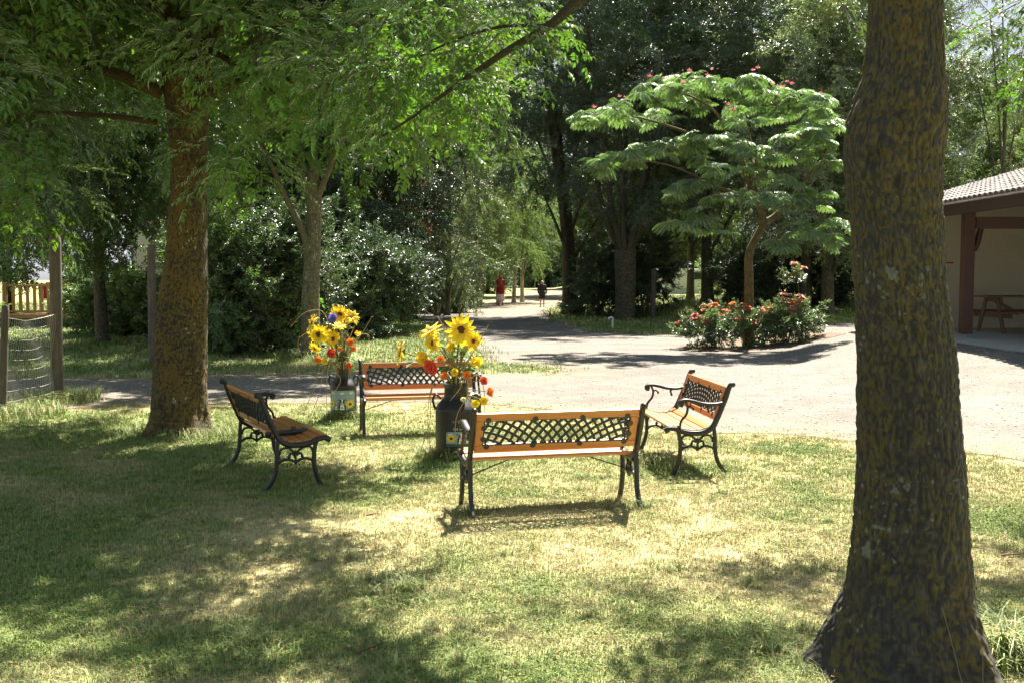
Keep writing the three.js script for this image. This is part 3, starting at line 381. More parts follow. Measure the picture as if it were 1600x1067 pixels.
// dark group right of the lane
wood('pollard_tree', 'dark pollard tree with fanned limbs right of the lane', 4.15, -38.2, { h: 16, r: 4.2, base: 3.2, kind: 'fine', mat: LM.dark, trunk: 0.36, fan: 2.6, per: 17 });
wood('broadleaf_tree', 'leaning dark tree at the bend of the lane', 2.65, -43, { h: 16.5, r: 4.0, base: 3.6, kind: 'fine', mat: LM.dark, lean: [-1.2, 0.5], trunk: 0.24, stems: 2, per: 16 });
wood('broadleaf_tree', 'dark tree with a bare trunk left of the silk tree', 7.75, -41, { h: 15.5, r: 4.3, base: 3.4, kind: 'fine', mat: LM.silver, trunk: 0.27, per: 17 });
wood('broadleaf_tree', 'slim dark trunk beside the white van', 8.6, -50, { h: 16, r: 4.2, base: 3.4, mat: LM.dark, trunk: 0.2, per: 15 });
wood('broadleaf_tree', 'dark tree behind the silk tree crown', 10.6, -37.5, { h: 13.5, r: 3.8, base: 2.6, kind: 'fine', mat: LM.silver, per: 17 });
wood('broadleaf_tree', 'tall tree far behind the pollard', 20, -66, { h: 19, r: 6, base: 5, mat: LM.green, kind: 'big', per: 11 });
wood('broadleaf_tree', 'glossy-leaved tree to the left of the big foreground trunk', 9.9, -32.5, { h: 10.5, r: 2.3, base: 2.0, kind: 'fine', mat: LM.grey });
wood('broadleaf_tree', 'tall glossy tree half hidden by the big foreground trunk', 13, -35.5, { h: 12.5, r: 3.2, base: 2.0, kind: 'fine', mat: LM.grey });
wood('broadleaf_tree', 'broad tree behind the glossy-leaved trees', 16, -50, { h: 15, r: 5, base: 2, mat: LM.green });
wood('broadleaf_tree', 'tallest far tree filling the gap behind the leaning dark tree', 11, -86, { h: 25, r: 7, base: 6, mat: LM.green, kind: 'big', per: 11 });
// behind the shelter
wood('poplar', 'slender airy tree just right of the big trunk top', 14.6, -31, { h: 10.5, r: 1.3, base: 2.4, kind: 'willow', mat: LM.grey, per: 15, n: 8, trunk: 0.1 });
wood('broadleaf_tree', 'light green tree rising over the shelter roof', 17.5, -36, { h: 8.8, r: 2.6, base: 2, mat: LM.light, kind: 'fine', per: 30 });
wood('broadleaf_tree', 'pale tree at the right edge above the shelter roof', 20.5, -40, { h: 8.2, r: 2.8, base: 2, mat: LM.light, per: 26 });
// shrubs and undergrowth
const shrub = (label, x, z, h, r, o = {}) => wood('shrub', label, x, z, { h, r, base: 0.05, n: 9, kind: 'shrub', mat: LM.green, trunk: 0.04, stems: 4, per: 95, squash: 0.85, scale: [0.8, 1.3], group: 'shrubs along the wood edge', category: 'shrub', ...o });
shrub('large glossy shrub just right of the left tree trunk', -6.1, -21.6, 3.0, 1.25);
shrub('large dark shrub between the left tree and the forked tree', -5.0, -22.4, 3.3, 1.25, { mat: LM.dark });
shrub('dark shrub behind the left tree trunk', -6.85, -24.5, 2.5, 1.2, { mat: LM.dark });
shrub('shrub under the holiday home window', -10.3, -28, 1.5, 0.9, { mat: LM.light });
shrub('low shrub at the foot of the deck', -11.3, -28.5, 1.9, 0.9);
shrub('leafy bush to the left of the deck', -16.6, -30, 2.4, 1.0, { mat: LM.light });
shrub('dark bush behind the forked tree', -4.5, -27, 2.8, 1.3, { mat: LM.dark });
shrub('small multi-stemmed glossy shrub on the grass by the lane', -3.74, -28.15, 2.3, 1.35, { base: 0.85, mat: LM.dark, trunk: 0.05, stems: 5 });
shrub('dark undergrowth bush left of the willow', -4.6, -38, 2.6, 1.5, { mat: LM.dark });
shrub('undergrowth at the foot of the willows', -2.9, -45.5, 2.2, 1.1, { mat: LM.green });
shrub('undergrowth beneath the birches', -2.9, -58, 1.7, 1.0, { mat: LM.grey });
shrub('dark undergrowth at the corner of the lane', 2.85, -44, 3.6, 0.6, { mat: LM.dark });
shrub('dark undergrowth around the pollard trunk', 4.3, -40.6, 3.4, 1.1, { mat: LM.dark });
shrub('dark undergrowth right of the pollard trunk', 5.7, -42.5, 3.6, 1.1, { mat: LM.dark });
shrub('dark undergrowth left of the pollard trunk', 3.3, -40, 3.0, 0.75, { mat: LM.dark });
shrub('dark bush right of the bare trunk', 8.95, -40.5, 2.6, 1.0, { mat: LM.dark });
shrub('dark bush behind the middle roses', 10.2, -39, 2.8, 1.2, { mat: LM.dark });
shrub('dark bush behind the right-hand roses', 11.9, -38.5, 3.0, 1.3, { mat: LM.dark });
shrub('bush beside the big foreground trunk in the background', 13.2, -37, 2.9, 1.2, { mat: LM.green });
shrub('far bush seen below the trees beside the van', 15, -66, 3, 2.2, { mat: LM.light, kind: 'broad', per: 26 });
shrub('far bush closing the lane on the right', 9, -88, 4, 3, { mat: LM.green, kind: 'broad', per: 24 });
shrub('far bush closing the lane on the left', -3.6, -92, 4, 3, { mat: LM.green, kind: 'broad', per: 24 });
shrub('far bush behind the lane end', 5, -138, 5, 4, { mat: LM.dark, kind: 'big', per: 14 });
// ---------------------------------------------------------------- garden benches: cast iron ends, wooden slats, iron lattice in the back
const woodTex = dataTexture(256, 256, (u, v) => { const g = fbm(u * 3, v * 60, 501, 4, 3, 60), k = fbm(u * 8, v * 22, 503, 2, 8, 22); const t = clamp(0.25 + 0.9 * g); return mix3([0.28, 0.082, 0.013], [0.55, 0.21, 0.04], clamp(t * (0.6 + 0.6 * k))); });
const benchWood = phys([1, 1, 1], 0.5, { map: woodTex, clearcoat: 0.55, clearcoatRoughness: 0.28, bumpMap: woodTex, bumpScale: 0.0012 });
const iron = phys([0.009, 0.009, 0.009], 0.5, { clearcoat: 0.18, clearcoatRoughness: 0.4 });
const ironGrey = phys([0.013, 0.016, 0.016], 0.5, { clearcoat: 0.15, clearcoatRoughness: 0.45 });
const bar = (pts, w, t, n = 22) => tube(smooth(pts.map(([z, y]) => [0, y, z]), n), typeof w === 'function' ? w : w / 2, 8, { flat: t / 2, binormal: [1, 0, 0] });
const ball = (z, y, r, sx = 1) => new THREE.SphereGeometry(r, 10, 8).scale(sx, 1, 1).translate(0, y, z);
const frameGeo = join([
  bar([[-0.29, 0.752], [-0.268, 0.748], [-0.25, 0.715], [-0.225, 0.64], [-0.19, 0.555], [-0.152, 0.465], [-0.118, 0.4], [-0.055, 0.356], [0.03, 0.345], [0.12, 0.355], [0.2, 0.382], [0.25, 0.388], [0.288, 0.366]], (f) => 0.016 + 0.006 * Math.sin(f * Math.PI) + (f > 0.93 ? 0.006 : 0), 0.034, 46),
  bar([[-0.125, 0.42], [-0.135, 0.32], [-0.14, 0.22], [-0.155, 0.13], [-0.198, 0.05], [-0.245, 0.0]], (f) => 0.014 + 0.004 * f, 0.032),
  bar([[0.19, 0.4], [0.166, 0.33], [0.156, 0.25], [0.161, 0.16], [0.185, 0.07], [0.218, 0]], (f) => 0.014 + 0.004 * f, 0.032),
  bar([[-0.142, 0.2], [-0.1, 0.232], [-0.04, 0.238], [0.01, 0.216], [0.06, 0.238], [0.115, 0.232], [0.158, 0.2]], 0.02, 0.024),
  bar([[-0.12, 0.29], [-0.1, 0.322], [-0.05, 0.328], [-0.014, 0.302], [0.006, 0.27], [0.01, 0.225]], 0.017, 0.02), bar([[0.15, 0.295], [0.125, 0.325], [0.075, 0.328], [0.034, 0.302], [0.014, 0.27]], 0.017, 0.02),
  bar([[-0.042, 0.262], [-0.03, 0.282], [0.01, 0.27], [0.05, 0.282], [0.062, 0.262]], 0.016, 0.02, 14), ball(-0.122, 0.285, 0.016), ball(0.152, 0.29, 0.016), ball(-0.042, 0.258, 0.013), ball(0.062, 0.258, 0.013), ball(0.01, 0.292, 0.016), ball(0.01, 0.212, 0.015), ball(-0.285, 0.748, 0.022, 0.9)]);
const armGeo = join([bar([[-0.2, 0.6], [-0.13, 0.586], [-0.03, 0.592], [0.06, 0.614], [0.125, 0.622], [0.163, 0.606], [0.16, 0.58], [0.14, 0.578]], (f) => 0.011 + 0.004 * Math.sin(f * Math.PI), 0.045, 32), bar([[0.118, 0.612], [0.098, 0.565], [0.108, 0.505], [0.15, 0.45], [0.165, 0.375]], 0.018, 0.022), bar([[0.1, 0.565], [0.07, 0.57], [0.05, 0.55]], 0.014, 0.018, 8), bar([[-0.1, 0.59], [-0.07, 0.565], [-0.08, 0.53]], 0.016, 0.02, 10), ball(0.148, 0.592, 0.02, 1.3), ball(0.05, 0.548, 0.011), ball(-0.08, 0.525, 0.011), ball(0.172, 0.405, 0.014)]);
// the back: x across, s up the slope, n out of the seat side
const backBase = (() => { const up = V(0, 0.262, -0.098).normalize(), n = V(0, 0, 1).addScaledVector(up, -up.z).normalize(); return new THREE.Matrix4().makeBasis(V(1, 0, 0), up, n).setPosition(0, 0.452, -0.142); })();
const HALF = 0.585;
const topRail = new RoundedBoxGeometry(2 * HALF, 0.056, 0.026, 2, 0.006).translate(0, 0.264, 0).applyMatrix4(backBase);
const lowRail = new RoundedBoxGeometry(2 * HALF, 0.05, 0.026, 2, 0.006).translate(0, 0.022, 0).applyMatrix4(backBase);
const stile = new RoundedBoxGeometry(0.056, 0.188, 0.025, 2, 0.005).translate(0, 0.1415, 0);
const latticeGeo = (() => {
  const W = 0.527, s0 = 0.046, s1 = 0.238, parts = [], b = (x0, y0, x1, y1, w) => { const l = Math.hypot(x1 - x0, y1 - y0); return new THREE.BoxGeometry(l, w, 0.012).rotateZ(Math.atan2(y1 - y0, x1 - x0)).translate((x0 + x1) / 2, (y0 + y1) / 2, 0); };
  for (const c of [-1, 1]) for (let r = 0.12; r < 1.5; r += 0.052) {
    const cx = c * 0.62, cy = 0.142 - 0.52; let run = [];
    const flush = () => { if (run.length > 2) parts.push(tube(run, 0.0095, 8, { flat: 0.005, binormal: [0, 0, 1] })); run = []; };
    for (let k = 0; k <= 160; k++) { const a = (k / 160) * Math.PI, x = cx + r * Math.cos(a), y = cy + r * Math.sin(a); if (Math.abs(x) < W && y > s0 && y < s1) run.push(V(x, y, c * 0.0015)); else flush(); }
    flush();
  }
  parts.push(b(-W, s0, W, s0, 0.014), b(-W, s1, W, s1, 0.014), b(-W, s0, -W, s1, 0.014), b(W, s0, W, s1, 0.014));
  for (const [x, y] of [[-0.5, s1], [-0.17, s1], [0.17, s1], [0.5, s1], [-0.5, s0], [-0.17, s0], [0.17, s0], [0.5, s0], [-W, 0.1], [-W, 0.185], [W, 0.1], [W, 0.185]]) parts.push(new THREE.CylinderGeometry(0.019, 0.021, 0.03, 14).rotateX(Math.PI / 2).translate(x, y + (y === s1 ? 0.006 : y === s0 ? -0.006 : 0), 0));
  return join(parts).applyMatrix4(backBase);
})();
const slatGeo = new RoundedBoxGeometry(2 * HALF + 0.02, 0.02, 0.056, 2, 0.005);
function makeBench(label) {
  const t = thing('garden_bench', label, 'bench', [0, 0, 0], 0, 'four garden benches round the flower cans');
  for (const s of [-1, 1]) { mesh('end_frame', frameGeo, iron, t).position.x = s * 0.607; mesh('armrest', armGeo, iron, t).position.x = s * 0.607; }
  for (const [z, y, a] of [[-0.083, 0.388, 0.42], [-0.018, 0.37, 0.16], [0.047, 0.366, -0.02], [0.112, 0.374, -0.2], [0.177, 0.393, -0.26], [0.24, 0.405, 0.0]]) { const o = mesh('seat_slat', slatGeo, benchWood, t); o.position.set(0, y, z); o.rotation.x = a; }
  mesh('top_rail', topRail, benchWood, t); mesh('bottom_rail', lowRail, benchWood, t);
  for (const s of [-1, 1]) mesh('side_rail', stile.clone().rotateZ(Math.PI).translate(0, 0.283, 0).translate(s * (HALF - 0.028), 0, 0).applyMatrix4(backBase), benchWood, t);
  mesh('lattice', latticeGeo, ironGrey, t);
  for (const s of [-1, 1]) mesh('brace_rod', tube([V(s * 0.6, 0.25, 0.0), V(s * 0.3, 0.352, 0.03), V(s * 0.2, 0.355, 0.03)], 0.0045, 6), iron, t);
  return t;
}
const benchAt = (t, x, z, a) => { t.position.set(x, groundH(x, z) - 0.004, z); t.rotation.y = (a * Math.PI) / 180; };
const bench1 = makeBench('nearest garden bench, seen from behind, with lattice back'); benchAt(bench1, 0.27, -7.34, -166.4);
const place = (label, x, z, a) => { const b = copyOf(bench1, label, [0, 0, 0]); benchAt(b, x, z, a); return b; };
{ const b = place('garden bench on the left, its near armrest broken off onto the seat', -1.97, -8.49, 117.8), arm = b.children.find((o) => o.name === 'armrest'); b.remove(arm); const loose = mesh('armrest', armGeo.clone().translate(0, -0.6, 0).rotateZ(Math.PI / 2), iron, b); loose.position.set(-0.3, 0.402, 0.04); loose.rotation.y = 0.25; loose.userData.label = 'loose armrest lying on the seat'; }
place('garden bench on the right, facing left, in front of the gravel', 1.49, -9.13, -84.3);
place('farthest garden bench, facing the camera between the two flower cans', -0.97, -10.87, 13);
// ---------------------------------------------------------------- painted milk cans and their flowers
const canBlack = phys([0.005, 0.005, 0.005], 0.5, { clearcoat: 0.22, clearcoatRoughness: 0.3 });
function canPaint(second) {
  const c = document.createElement('canvas'); c.width = 1024; c.height = 512; const g = c.getContext('2d');
  g.fillStyle = '#0a0a0a'; g.fillRect(0, 0, 1024, 512);
  const R = rngOf(second ? 9 : 8); for (let i = 0; i < 900; i++) { g.fillStyle = `rgba(${R() < 0.5 ? '26,25,24' : '5,5,5'},0.18)`; g.fillRect(R() * 1024, R() * 512, 1 + R() * 4, 1 + R() * 9); }
  const X = 512, flower = (x, y, r) => { for (let k = 0; k < 12; k++) { g.save(); g.translate(x, y); g.rotate((k / 12) * Math.PI * 2); g.fillStyle = k % 2 ? '#e0c01c' : '#cfa813'; g.beginPath(); g.moveTo(0, 0); g.quadraticCurveTo(r * 0.35, -r * 0.5, 0, -r); g.quadraticCurveTo(-r * 0.35, -r * 0.5, 0, 0); g.fill(); g.restore(); } g.fillStyle = '#3c1d0c'; g.beginPath(); g.arc(x, y, r * 0.3, 0, 7); g.fill(); };
  const cow = (x, y, s) => {                                          // a seated black and white cow, from the front
    g.fillStyle = '#e6e2d2'; g.beginPath(); g.ellipse(x, y + 46 * s, 30 * s, 46 * s, 0, 0, 7); g.fill();
    g.fillStyle = '#1c1712'; g.beginPath(); g.ellipse(x - 27 * s, y + 42 * s, 9 * s, 40 * s, 0.1, 0, 7); g.ellipse(x + 28 * s, y + 50 * s, 8 * s, 34 * s, -0.1, 0, 7); g.fill();
    g.beginPath(); g.ellipse(x, y - 4 * s, 24 * s, 32 * s, 0, 0, 7); g.fill(); g.beginPath(); g.ellipse(x - 32 * s, y - 28 * s, 14 * s, 6 * s, 0.5, 0, 7); g.ellipse(x + 32 * s, y - 28 * s, 14 * s, 6 * s, -0.5, 0, 7); g.fill();
    g.fillStyle = '#efe9da'; g.beginPath(); g.moveTo(x - 6 * s, y - 34 * s); g.lineTo(x + 8 * s, y - 34 * s); g.lineTo(x + 4 * s, y + 6 * s); g.lineTo(x - 3 * s, y + 6 * s); g.fill();
    g.fillStyle = '#b9a08a'; g.beginPath(); g.ellipse(x, y + 18 * s, 20 * s, 14 * s, 0, 0, 7); g.fill(); g.fillStyle = '#15110d'; g.beginPath(); g.ellipse(x, y + 60 * s, 11 * s, 6 * s, 0, 0, 7); g.fill();
  };
  // the picture is drawn 300 wide and 250 or 185 high, then fitted to its place on the can
  const h = second ? 185 : 262, gy = h - 36;
  g.save(); if (second) { g.translate(440, 232); g.scale(0.8, 0.92); } else { g.translate(330, 62); g.scale(1.2, 1.5); }
  g.beginPath(); g.roundRect(0, 0, 300, h, [26, 34, 8, 8]); g.clip();
  g.fillStyle = '#7d9196'; g.fillRect(0, 0, 300, h); g.fillStyle = 'rgba(226,222,200,0.75)'; for (const q of [0.15, 0.5, 0.83]) { g.beginPath(); g.ellipse(300 * q, 32, 24, 11, 0, 0, 7); g.fill(); }
  g.fillStyle = '#2f5a2b'; g.beginPath(); g.ellipse(258, gy - 14, 46, 18, -0.4, 0, 7); g.fill();
  flower(second ? 52 : 236, gy - 66, 56); flower(second ? 272 : 22, gy - 66, second ? 30 : 46);
  cow(150, gy - 88, 1.05); cow(second ? 215 : 84, gy - 56, 0.66);
  g.fillStyle = '#27512c'; g.fillRect(0, gy, 300, h); g.restore();
  if (second) { g.fillStyle = '#c8c3ac'; g.font = '27px serif'; g.fillText('C  \u2019TTMA', 494, 126); g.font = '20px serif'; g.fillText('de', 545, 164); g.font = 'bold 34px serif'; g.fillText('GI SAS', 496, 212); }
  const t = new THREE.CanvasTexture(c); t.colorSpace = THREE.SRGBColorSpace; t.magFilter = THREE.LinearFilter; return t;
}
function milkCan(label, [x, z], r, h, turn, second) {
  const t = thing('milk_can', label, 'milk can', [x, groundH(x, z) - 0.01, z], turn, 'painted milk cans'), y1 = h * 0.66;
  const lathe = (p) => new THREE.LatheGeometry(p.map(([a, b]) => new THREE.Vector2(a, b)), 48);
  const body = new THREE.CylinderGeometry(r, r, y1 - 0.05, 64, 6, true).rotateY(Math.PI).translate(0, 0.05 + (y1 - 0.05) / 2, 0);
  mesh('body', body, phys([1, 1, 1], 0.5, { map: canPaint(second), clearcoat: 0.15, clearcoatRoughness: 0.3 }), t);
  mesh('base_ring', lathe([[0, 0], [r * 0.985, 0], [r * 1.02, 0.008], [r * 1.02, 0.046], [r, 0.05]]), canBlack, t);
  mesh('shoulder', lathe([[r, y1], [r * 1.012, y1 + 0.006], [r * 1.0, y1 + 0.016], [r * 0.9, y1 + h * 0.07], [r * 0.7, y1 + h * 0.13], [r * 0.6, y1 + h * 0.16], [r * 0.57, y1 + h * 0.2]]), canBlack, t);
  mesh('neck', lathe([[r * 0.57, y1 + h * 0.2], [r * 0.56, h * 0.96], [r * 0.64, h * 0.985], [r * 0.66, h], [r * 0.62, h], [r * 0.52, h * 0.95], [r * 0.5, y1 + h * 0.2], [0, y1 + h * 0.18]]), canBlack, t);
  for (const s of [-1, 1]) mesh('handle', tube(smooth([[s * r * 0.72, y1 + h * 0.14, 0], [s * r * 0.98, y1 + h * 0.2, 0], [s * r * 1.12, y1 + h * 0.13, 0], [s * r * 1.0, y1 + 0.0, 0]], 16), 0.011, 8), canBlack, t);
  return t;
}
milkCan('smaller black milk can painted with cows on pale blue, behind the left bench', [-1.95, -11.93], 0.15, 0.58, 0.05, false);
milkCan('larger black milk can with lettering and cow painting, behind the nearest bench', [-0.51, -9.38], 0.188, 0.68, 0, true);
// flowers: each stands in a can and can be lifted out
const petalGeo = (() => { const p = [], idx = [], n = 5; for (let i = 0; i <= n; i++) { const t = i / n, w = 0.5 * Math.sin(Math.PI * Math.pow(lerp(0.1, 1, t), 0.8)) * 0.4 + (i === n ? 0 : 0.03), y = 0.14 * Math.sin(t * 2.2) - 0.12 * t * t; p.push(-w, y - 0.06, t, 0, y, t, w, y - 0.06, t); } for (let i = 0; i < n; i++) { const a = i * 3; for (const k of [0, 1]) idx.push(a + k, a + k + 1, a + k + 3, a + k + 1, a + k + 4, a + k + 3); } const g = new THREE.BufferGeometry(); g.setAttribute('position', new THREE.Float32BufferAttribute(p, 3)); g.setIndex(idx); g.computeVertexNormals(); return g; })();
const cloth = (rgb, through = 0.35) => phys(rgb, 0.95, { transmission: through, thickness: 0, side: THREE.DoubleSide });
const FM = { yellow: cloth([0.85, 0.68, 0.025]), yellow2: cloth([0.82, 0.58, 0.02]), brown: std([0.1, 0.035, 0.012], 0.95), stem: std([0.1, 0.14, 0.04], 0.8), leaf: cloth([0.08, 0.16, 0.03], 0.4), orange: cloth([0.8, 0.22, 0.015]), red: cloth([0.68, 0.07, 0.015]), blue: cloth([0.16, 0.14, 0.5]), cream: cloth([0.75, 0.68, 0.35]), straw: std([0.36, 0.25, 0.11], 0.85), dark: std([0.05, 0.03, 0.025], 0.8) };
const leafPlate = (() => { const b = new Leaves(); b.leaf(V(0, 0, 0), V(0, 0, 1), V(0, 1, 0), 1, 0.75, 0.1, [1, 1, 1], 0.2); const g = b.build(); g.deleteAttribute('color'); return g; })();
const discGeo = new THREE.SphereGeometry(1, 20, 10, 0, Math.PI * 2, 0, Math.PI / 2).scale(1, 0.35, 1);
function bloomHead(t, at, face, size, kind) {                        // face: where the flower looks
  const head = new THREE.Group(); head.name = 'flower_head'; head.position.copy(at); head.quaternion.setFromUnitVectors(V(0, 1, 0), face.clone().normalize()); t.add(head);
  const R = rngOf(Math.round(at.x * 1000 + at.y * 333 + 5000));
  const layers = kind === 'sunflower' ? [[15, 1, -0.05, FM.yellow], [13, 0.82, 0.2, FM.yellow2]] : [[5, 1, 0.75, null], [4, 0.8, 1.0, null]];
  for (const [n, k, tilt, m] of layers) for (let i = 0; i < n; i++) { const o = mesh('petal', petalGeo, m ?? FM[kind], head); o.scale.set(size * (kind === 'sunflower' ? 0.78 : 2.6), size * 0.8, size * k * (0.78 + 0.4 * R())); o.rotation.set(-tilt + (R() - 0.5) * 0.5, ((i + 0.4 * R()) / n) * Math.PI * 2 + k, 0, 'YXZ'); }
  if (kind === 'sunflower') { const d = mesh('seed_disc', discGeo, FM.brown, head); d.scale.setScalar(size * 0.36); } else { const d = mesh('flower_centre', discGeo, kind === 'cream' ? FM.leaf : FM.yellow2, head); d.scale.setScalar(size * 0.25); }
}
function flowerStem(t, from, to, r, m, bend = 0.04, n = 10) { const mid = from.clone().lerp(to, 0.55).add(V((to.x - from.x) * -0.25, bend, 0)); mesh('stem', tube(smooth([from, mid, to], n), r, 5), m, t); }
function flower(name, label, group, root, at, face, size, kind, leaves = 0) {
  const t = thing(name, label, 'flower', root, 0, group), o = V(...root), p = V(...at).sub(o), f = V(...face).normalize();
  flowerStem(t, V(0, -0.12, 0), p.clone().addScaledVector(f, -0.02), kind === 'sunflower' ? 0.006 : 0.0035, FM.stem);
  if (kind === 'sunflower') { const c = mesh('calyx', new THREE.ConeGeometry(size * 0.38, size * 0.3, 10), FM.leaf, t); c.position.copy(p).addScaledVector(f, -size * 0.13); c.quaternion.setFromUnitVectors(V(0, 1, 0), f); }
  for (let i = 0; i < leaves; i++) { const l = mesh('leaf', leafPlate, FM.leaf, t); l.position.copy(p).multiplyScalar(0.55 + 0.2 * i); l.scale.setScalar(0.1 + 0.03 * (i % 2)); l.rotation.set(0.4, i * 2.2 + at[0] * 9, 0.3); }
  bloomHead(t, p, f, size, kind); return t;
}
const SF = 'artificial sunflowers in the milk cans', PF = 'artificial poppies in the milk cans', rootL = [-1.95, 0.56, -11.93], rootR = [-0.51, 0.66, -9.38];
for (const [at, face, size, label, leaves] of [
  [[-2.19, 0.98, -11.72], [-0.1, 0.1, 1], 0.135, 'largest sunflower at the left of the smaller can', 1], [[-1.98, 1.2, -11.9], [0.25, 0.25, 1], 0.125, 'topmost sunflower above the smaller can', 0], [[-1.84, 1.17, -11.85], [0.25, 0.65, 0.8], 0.11, 'sunflower at the upper right of the smaller can', 0], [[-2.05, 0.93, -11.82], [0.5, 0, 0.8], 0.11, 'sunflower half hidden behind the largest one of the smaller can', 0], [[-2.29, 1.1, -11.88], [-0.8, 0.35, 0.35], 0.125, 'sunflower turned left at the far left of the smaller can', 1], [[-1.96, 1.07, -11.74], [0.1, 0.9, 0.35], 0.1, 'sunflower tilted upward in the middle of the smaller can', 0], [[-2.25, 0.82, -11.8], [-0.3, -0.6, 0.6], 0.09, 'drooping sunflower low on the left of the smaller can', 0]])
  flower('sunflower', label, SF, rootL, at, face, size, 'sunflower', leaves);
for (const [at, face, size, kind, label] of [[[-1.77, 0.97, -11.85], [0.2, 0.6, 0.5], 0.05, 'yellow2', 'small yellow bloom on the right of the smaller can'], [[-1.85, 0.88, -11.82], [0.1, 0.3, 1], 0.06, 'orange', 'orange poppy under the small yellow bloom of the smaller can'], [[-2.05, 0.76, -11.75], [0, 0.2, 1], 0.075, 'red', 'bright red poppy in the middle of the smaller can'], [[-2.2, 0.7, -11.75], [-0.3, -0.3, 1], 0.07, 'orange', 'orange and yellow poppy hanging low left of the smaller can'], [[-1.86, 0.63, -11.74], [0.3, -0.1, 1], 0.055, 'red', 'red poppy at the rim of the smaller can beside the far bench'], [[-1.82, 0.82, -11.8], [0.6, -0.2, 0.7], 0.045, 'orange', 'small orange bud right of the smaller can'], [[-1.6, 0.68, -11.9], [0.5, -0.5, 0.5], 0.035, 'cream', 'cream bud hanging far right of the smaller can']])
  flower(kind === 'cream' ? 'bud' : 'poppy', label, PF, rootL, at, face, size, kind);
for (const [at, size, kind, label] of [[[-2.12, 0.68, -11.7], 0.05, 'yellow2', 'amber bloom low beside the hanging orange poppy of the smaller can'], [[-1.95, 0.82, -11.72], 0.045, 'orange', 'small orange bloom amid the stalks of the smaller can']]) flower('poppy', label, PF, rootL, at, [0, 0, 1], size, kind);
flower('blue_flower', 'blue-violet flower among the sunflowers of the smaller can', 'artificial poppies in the milk cans', rootL, [-2.03, 1.15, -11.74], [0, 0.4, 1], 0.07, 'blue');
for (const [at, face, size, label, leaves] of [
  [[-0.455, 1.16, -9.25], [0.15, 0.12, 1], 0.15, 'largest sunflower at the top of the larger can', 2], [[-0.35, 1.06, -9.3], [0.35, -0.25, 0.9], 0.1, 'smaller sunflower below the largest one of the larger can', 1], [[-0.74, 1.14, -9.35], [-0.35, 0.75, 0.4], 0.12, 'sunflower leaning up left on the larger can', 2], [[-0.71, 1.04, -9.28], [-0.6, -0.1, 0.7], 0.1, 'sunflower facing left under the leaning one of the larger can', 0], [[-1.01, 0.96, -9.38], [-0.95, 0.1, 0.25], 0.12, 'sunflower sticking out far left in front of the far bench', 2]])
  flower('sunflower', label, SF, rootR, at, face, size, 'sunflower', leaves);
for (const [at, face, size, kind, label] of [[[-0.79, 0.9, -9.3], [-0.3, 0.1, 1], 0.085, 'yellow2', 'orange-yellow bloom left of the larger can with a green leaf'], [[-0.71, 0.83, -9.2], [-0.3, 0.1, 1], 0.085, 'red', 'vermilion poppy left above the larger can'], [[-0.64, 0.89, -9.28], [0, 0.4, 0.8], 0.05, 'orange', 'small orange bloom above the vermilion poppy'], [[-0.51, 0.79, -9.16], [0, 0.2, 1], 0.055, 'yellow2', 'amber bloom just above the neck of the larger can'], [[-0.34, 0.86, -9.3], [0.5, 0.3, 0.7], 0.08, 'yellow', 'yellow bloom at the right of the larger can'], [[-0.265, 0.71, -9.25], [0.4, 0.2, 0.8], 0.06, 'red', 'orange-red poppy at the right of the larger can'], [[-0.215, 0.61, -9.25], [0.7, 0, 0.6], 0.06, 'orange', 'orange poppy hanging furthest right of the larger can'], [[-0.325, 0.525, -9.14], [0.1, -0.3, 1], 0.06, 'yellow', 'open yellow poppy hanging on the shoulder of the larger can'], [[-0.265, 0.54, -9.2], [0.4, -0.2, 0.8], 0.055, 'yellow2', 'dull yellow poppy beside the open yellow one'], [[-0.43, 0.56, -9.15], [-0.1, -0.4, 0.9], 0.04, 'cream', 'cream bud hanging on the neck of the larger can']])
  flower(kind === 'cream' ? 'bud' : 'poppy', label, PF, rootR, at, face, size, kind, 0);
for (const [at, size, kind, label] of [[[-0.6, 0.76, -9.2], 0.05, 'orange', 'small orange bloom low on the left rim of the larger can'], [[-0.4, 0.76, -9.2], 0.05, 'orange', 'small orange bloom low on the right rim of the larger can'], [[-0.55, 1.0, -9.3], 0.06, 'yellow2', 'amber bloom in the heart of the larger bouquet']]) flower('poppy', label, PF, rootR, at, [0, 0.2, 1], size, kind);
// dried stalks and greenery
function stalks(label, root, seed, list) {
  const t = thing('dried_stalks', label, 'dried stalks', root, 0, 'dried stalks in the milk cans'), R = rngOf(seed);
  for (const p of list) mesh('stalk', tube(smooth([[0, -0.1, 0], ...p], 14), (f) => 0.006 - 0.003 * f, 5), FM.straw, t);
  for (let i = 0; i < 34; i++) { const a = R() * 6.3, l = 0.2 + 0.32 * R(); mesh('stalk', tube(smooth([[0, -0.1, 0], [Math.cos(a) * 0.05, l * 0.5, Math.sin(a) * 0.05], [Math.cos(a) * 0.12 + (R() - 0.5) * 0.1, l, Math.sin(a) * 0.1]], 8), 0.0032, 4), i % 3 ? FM.straw : FM.stem, t); }
  for (let i = 0; i < 46; i++) { const a = R() * 6.3, o = mesh('leaf', leafPlate, FM.leaf, t); o.position.set(Math.cos(a) * 0.12 * R(), 0.02 + 0.34 * R(), Math.sin(a) * 0.14); o.rotation.set(R() - 0.7, a + 1.57, R() - 0.5); o.scale.setScalar(0.05 + 0.06 * R()); }
}
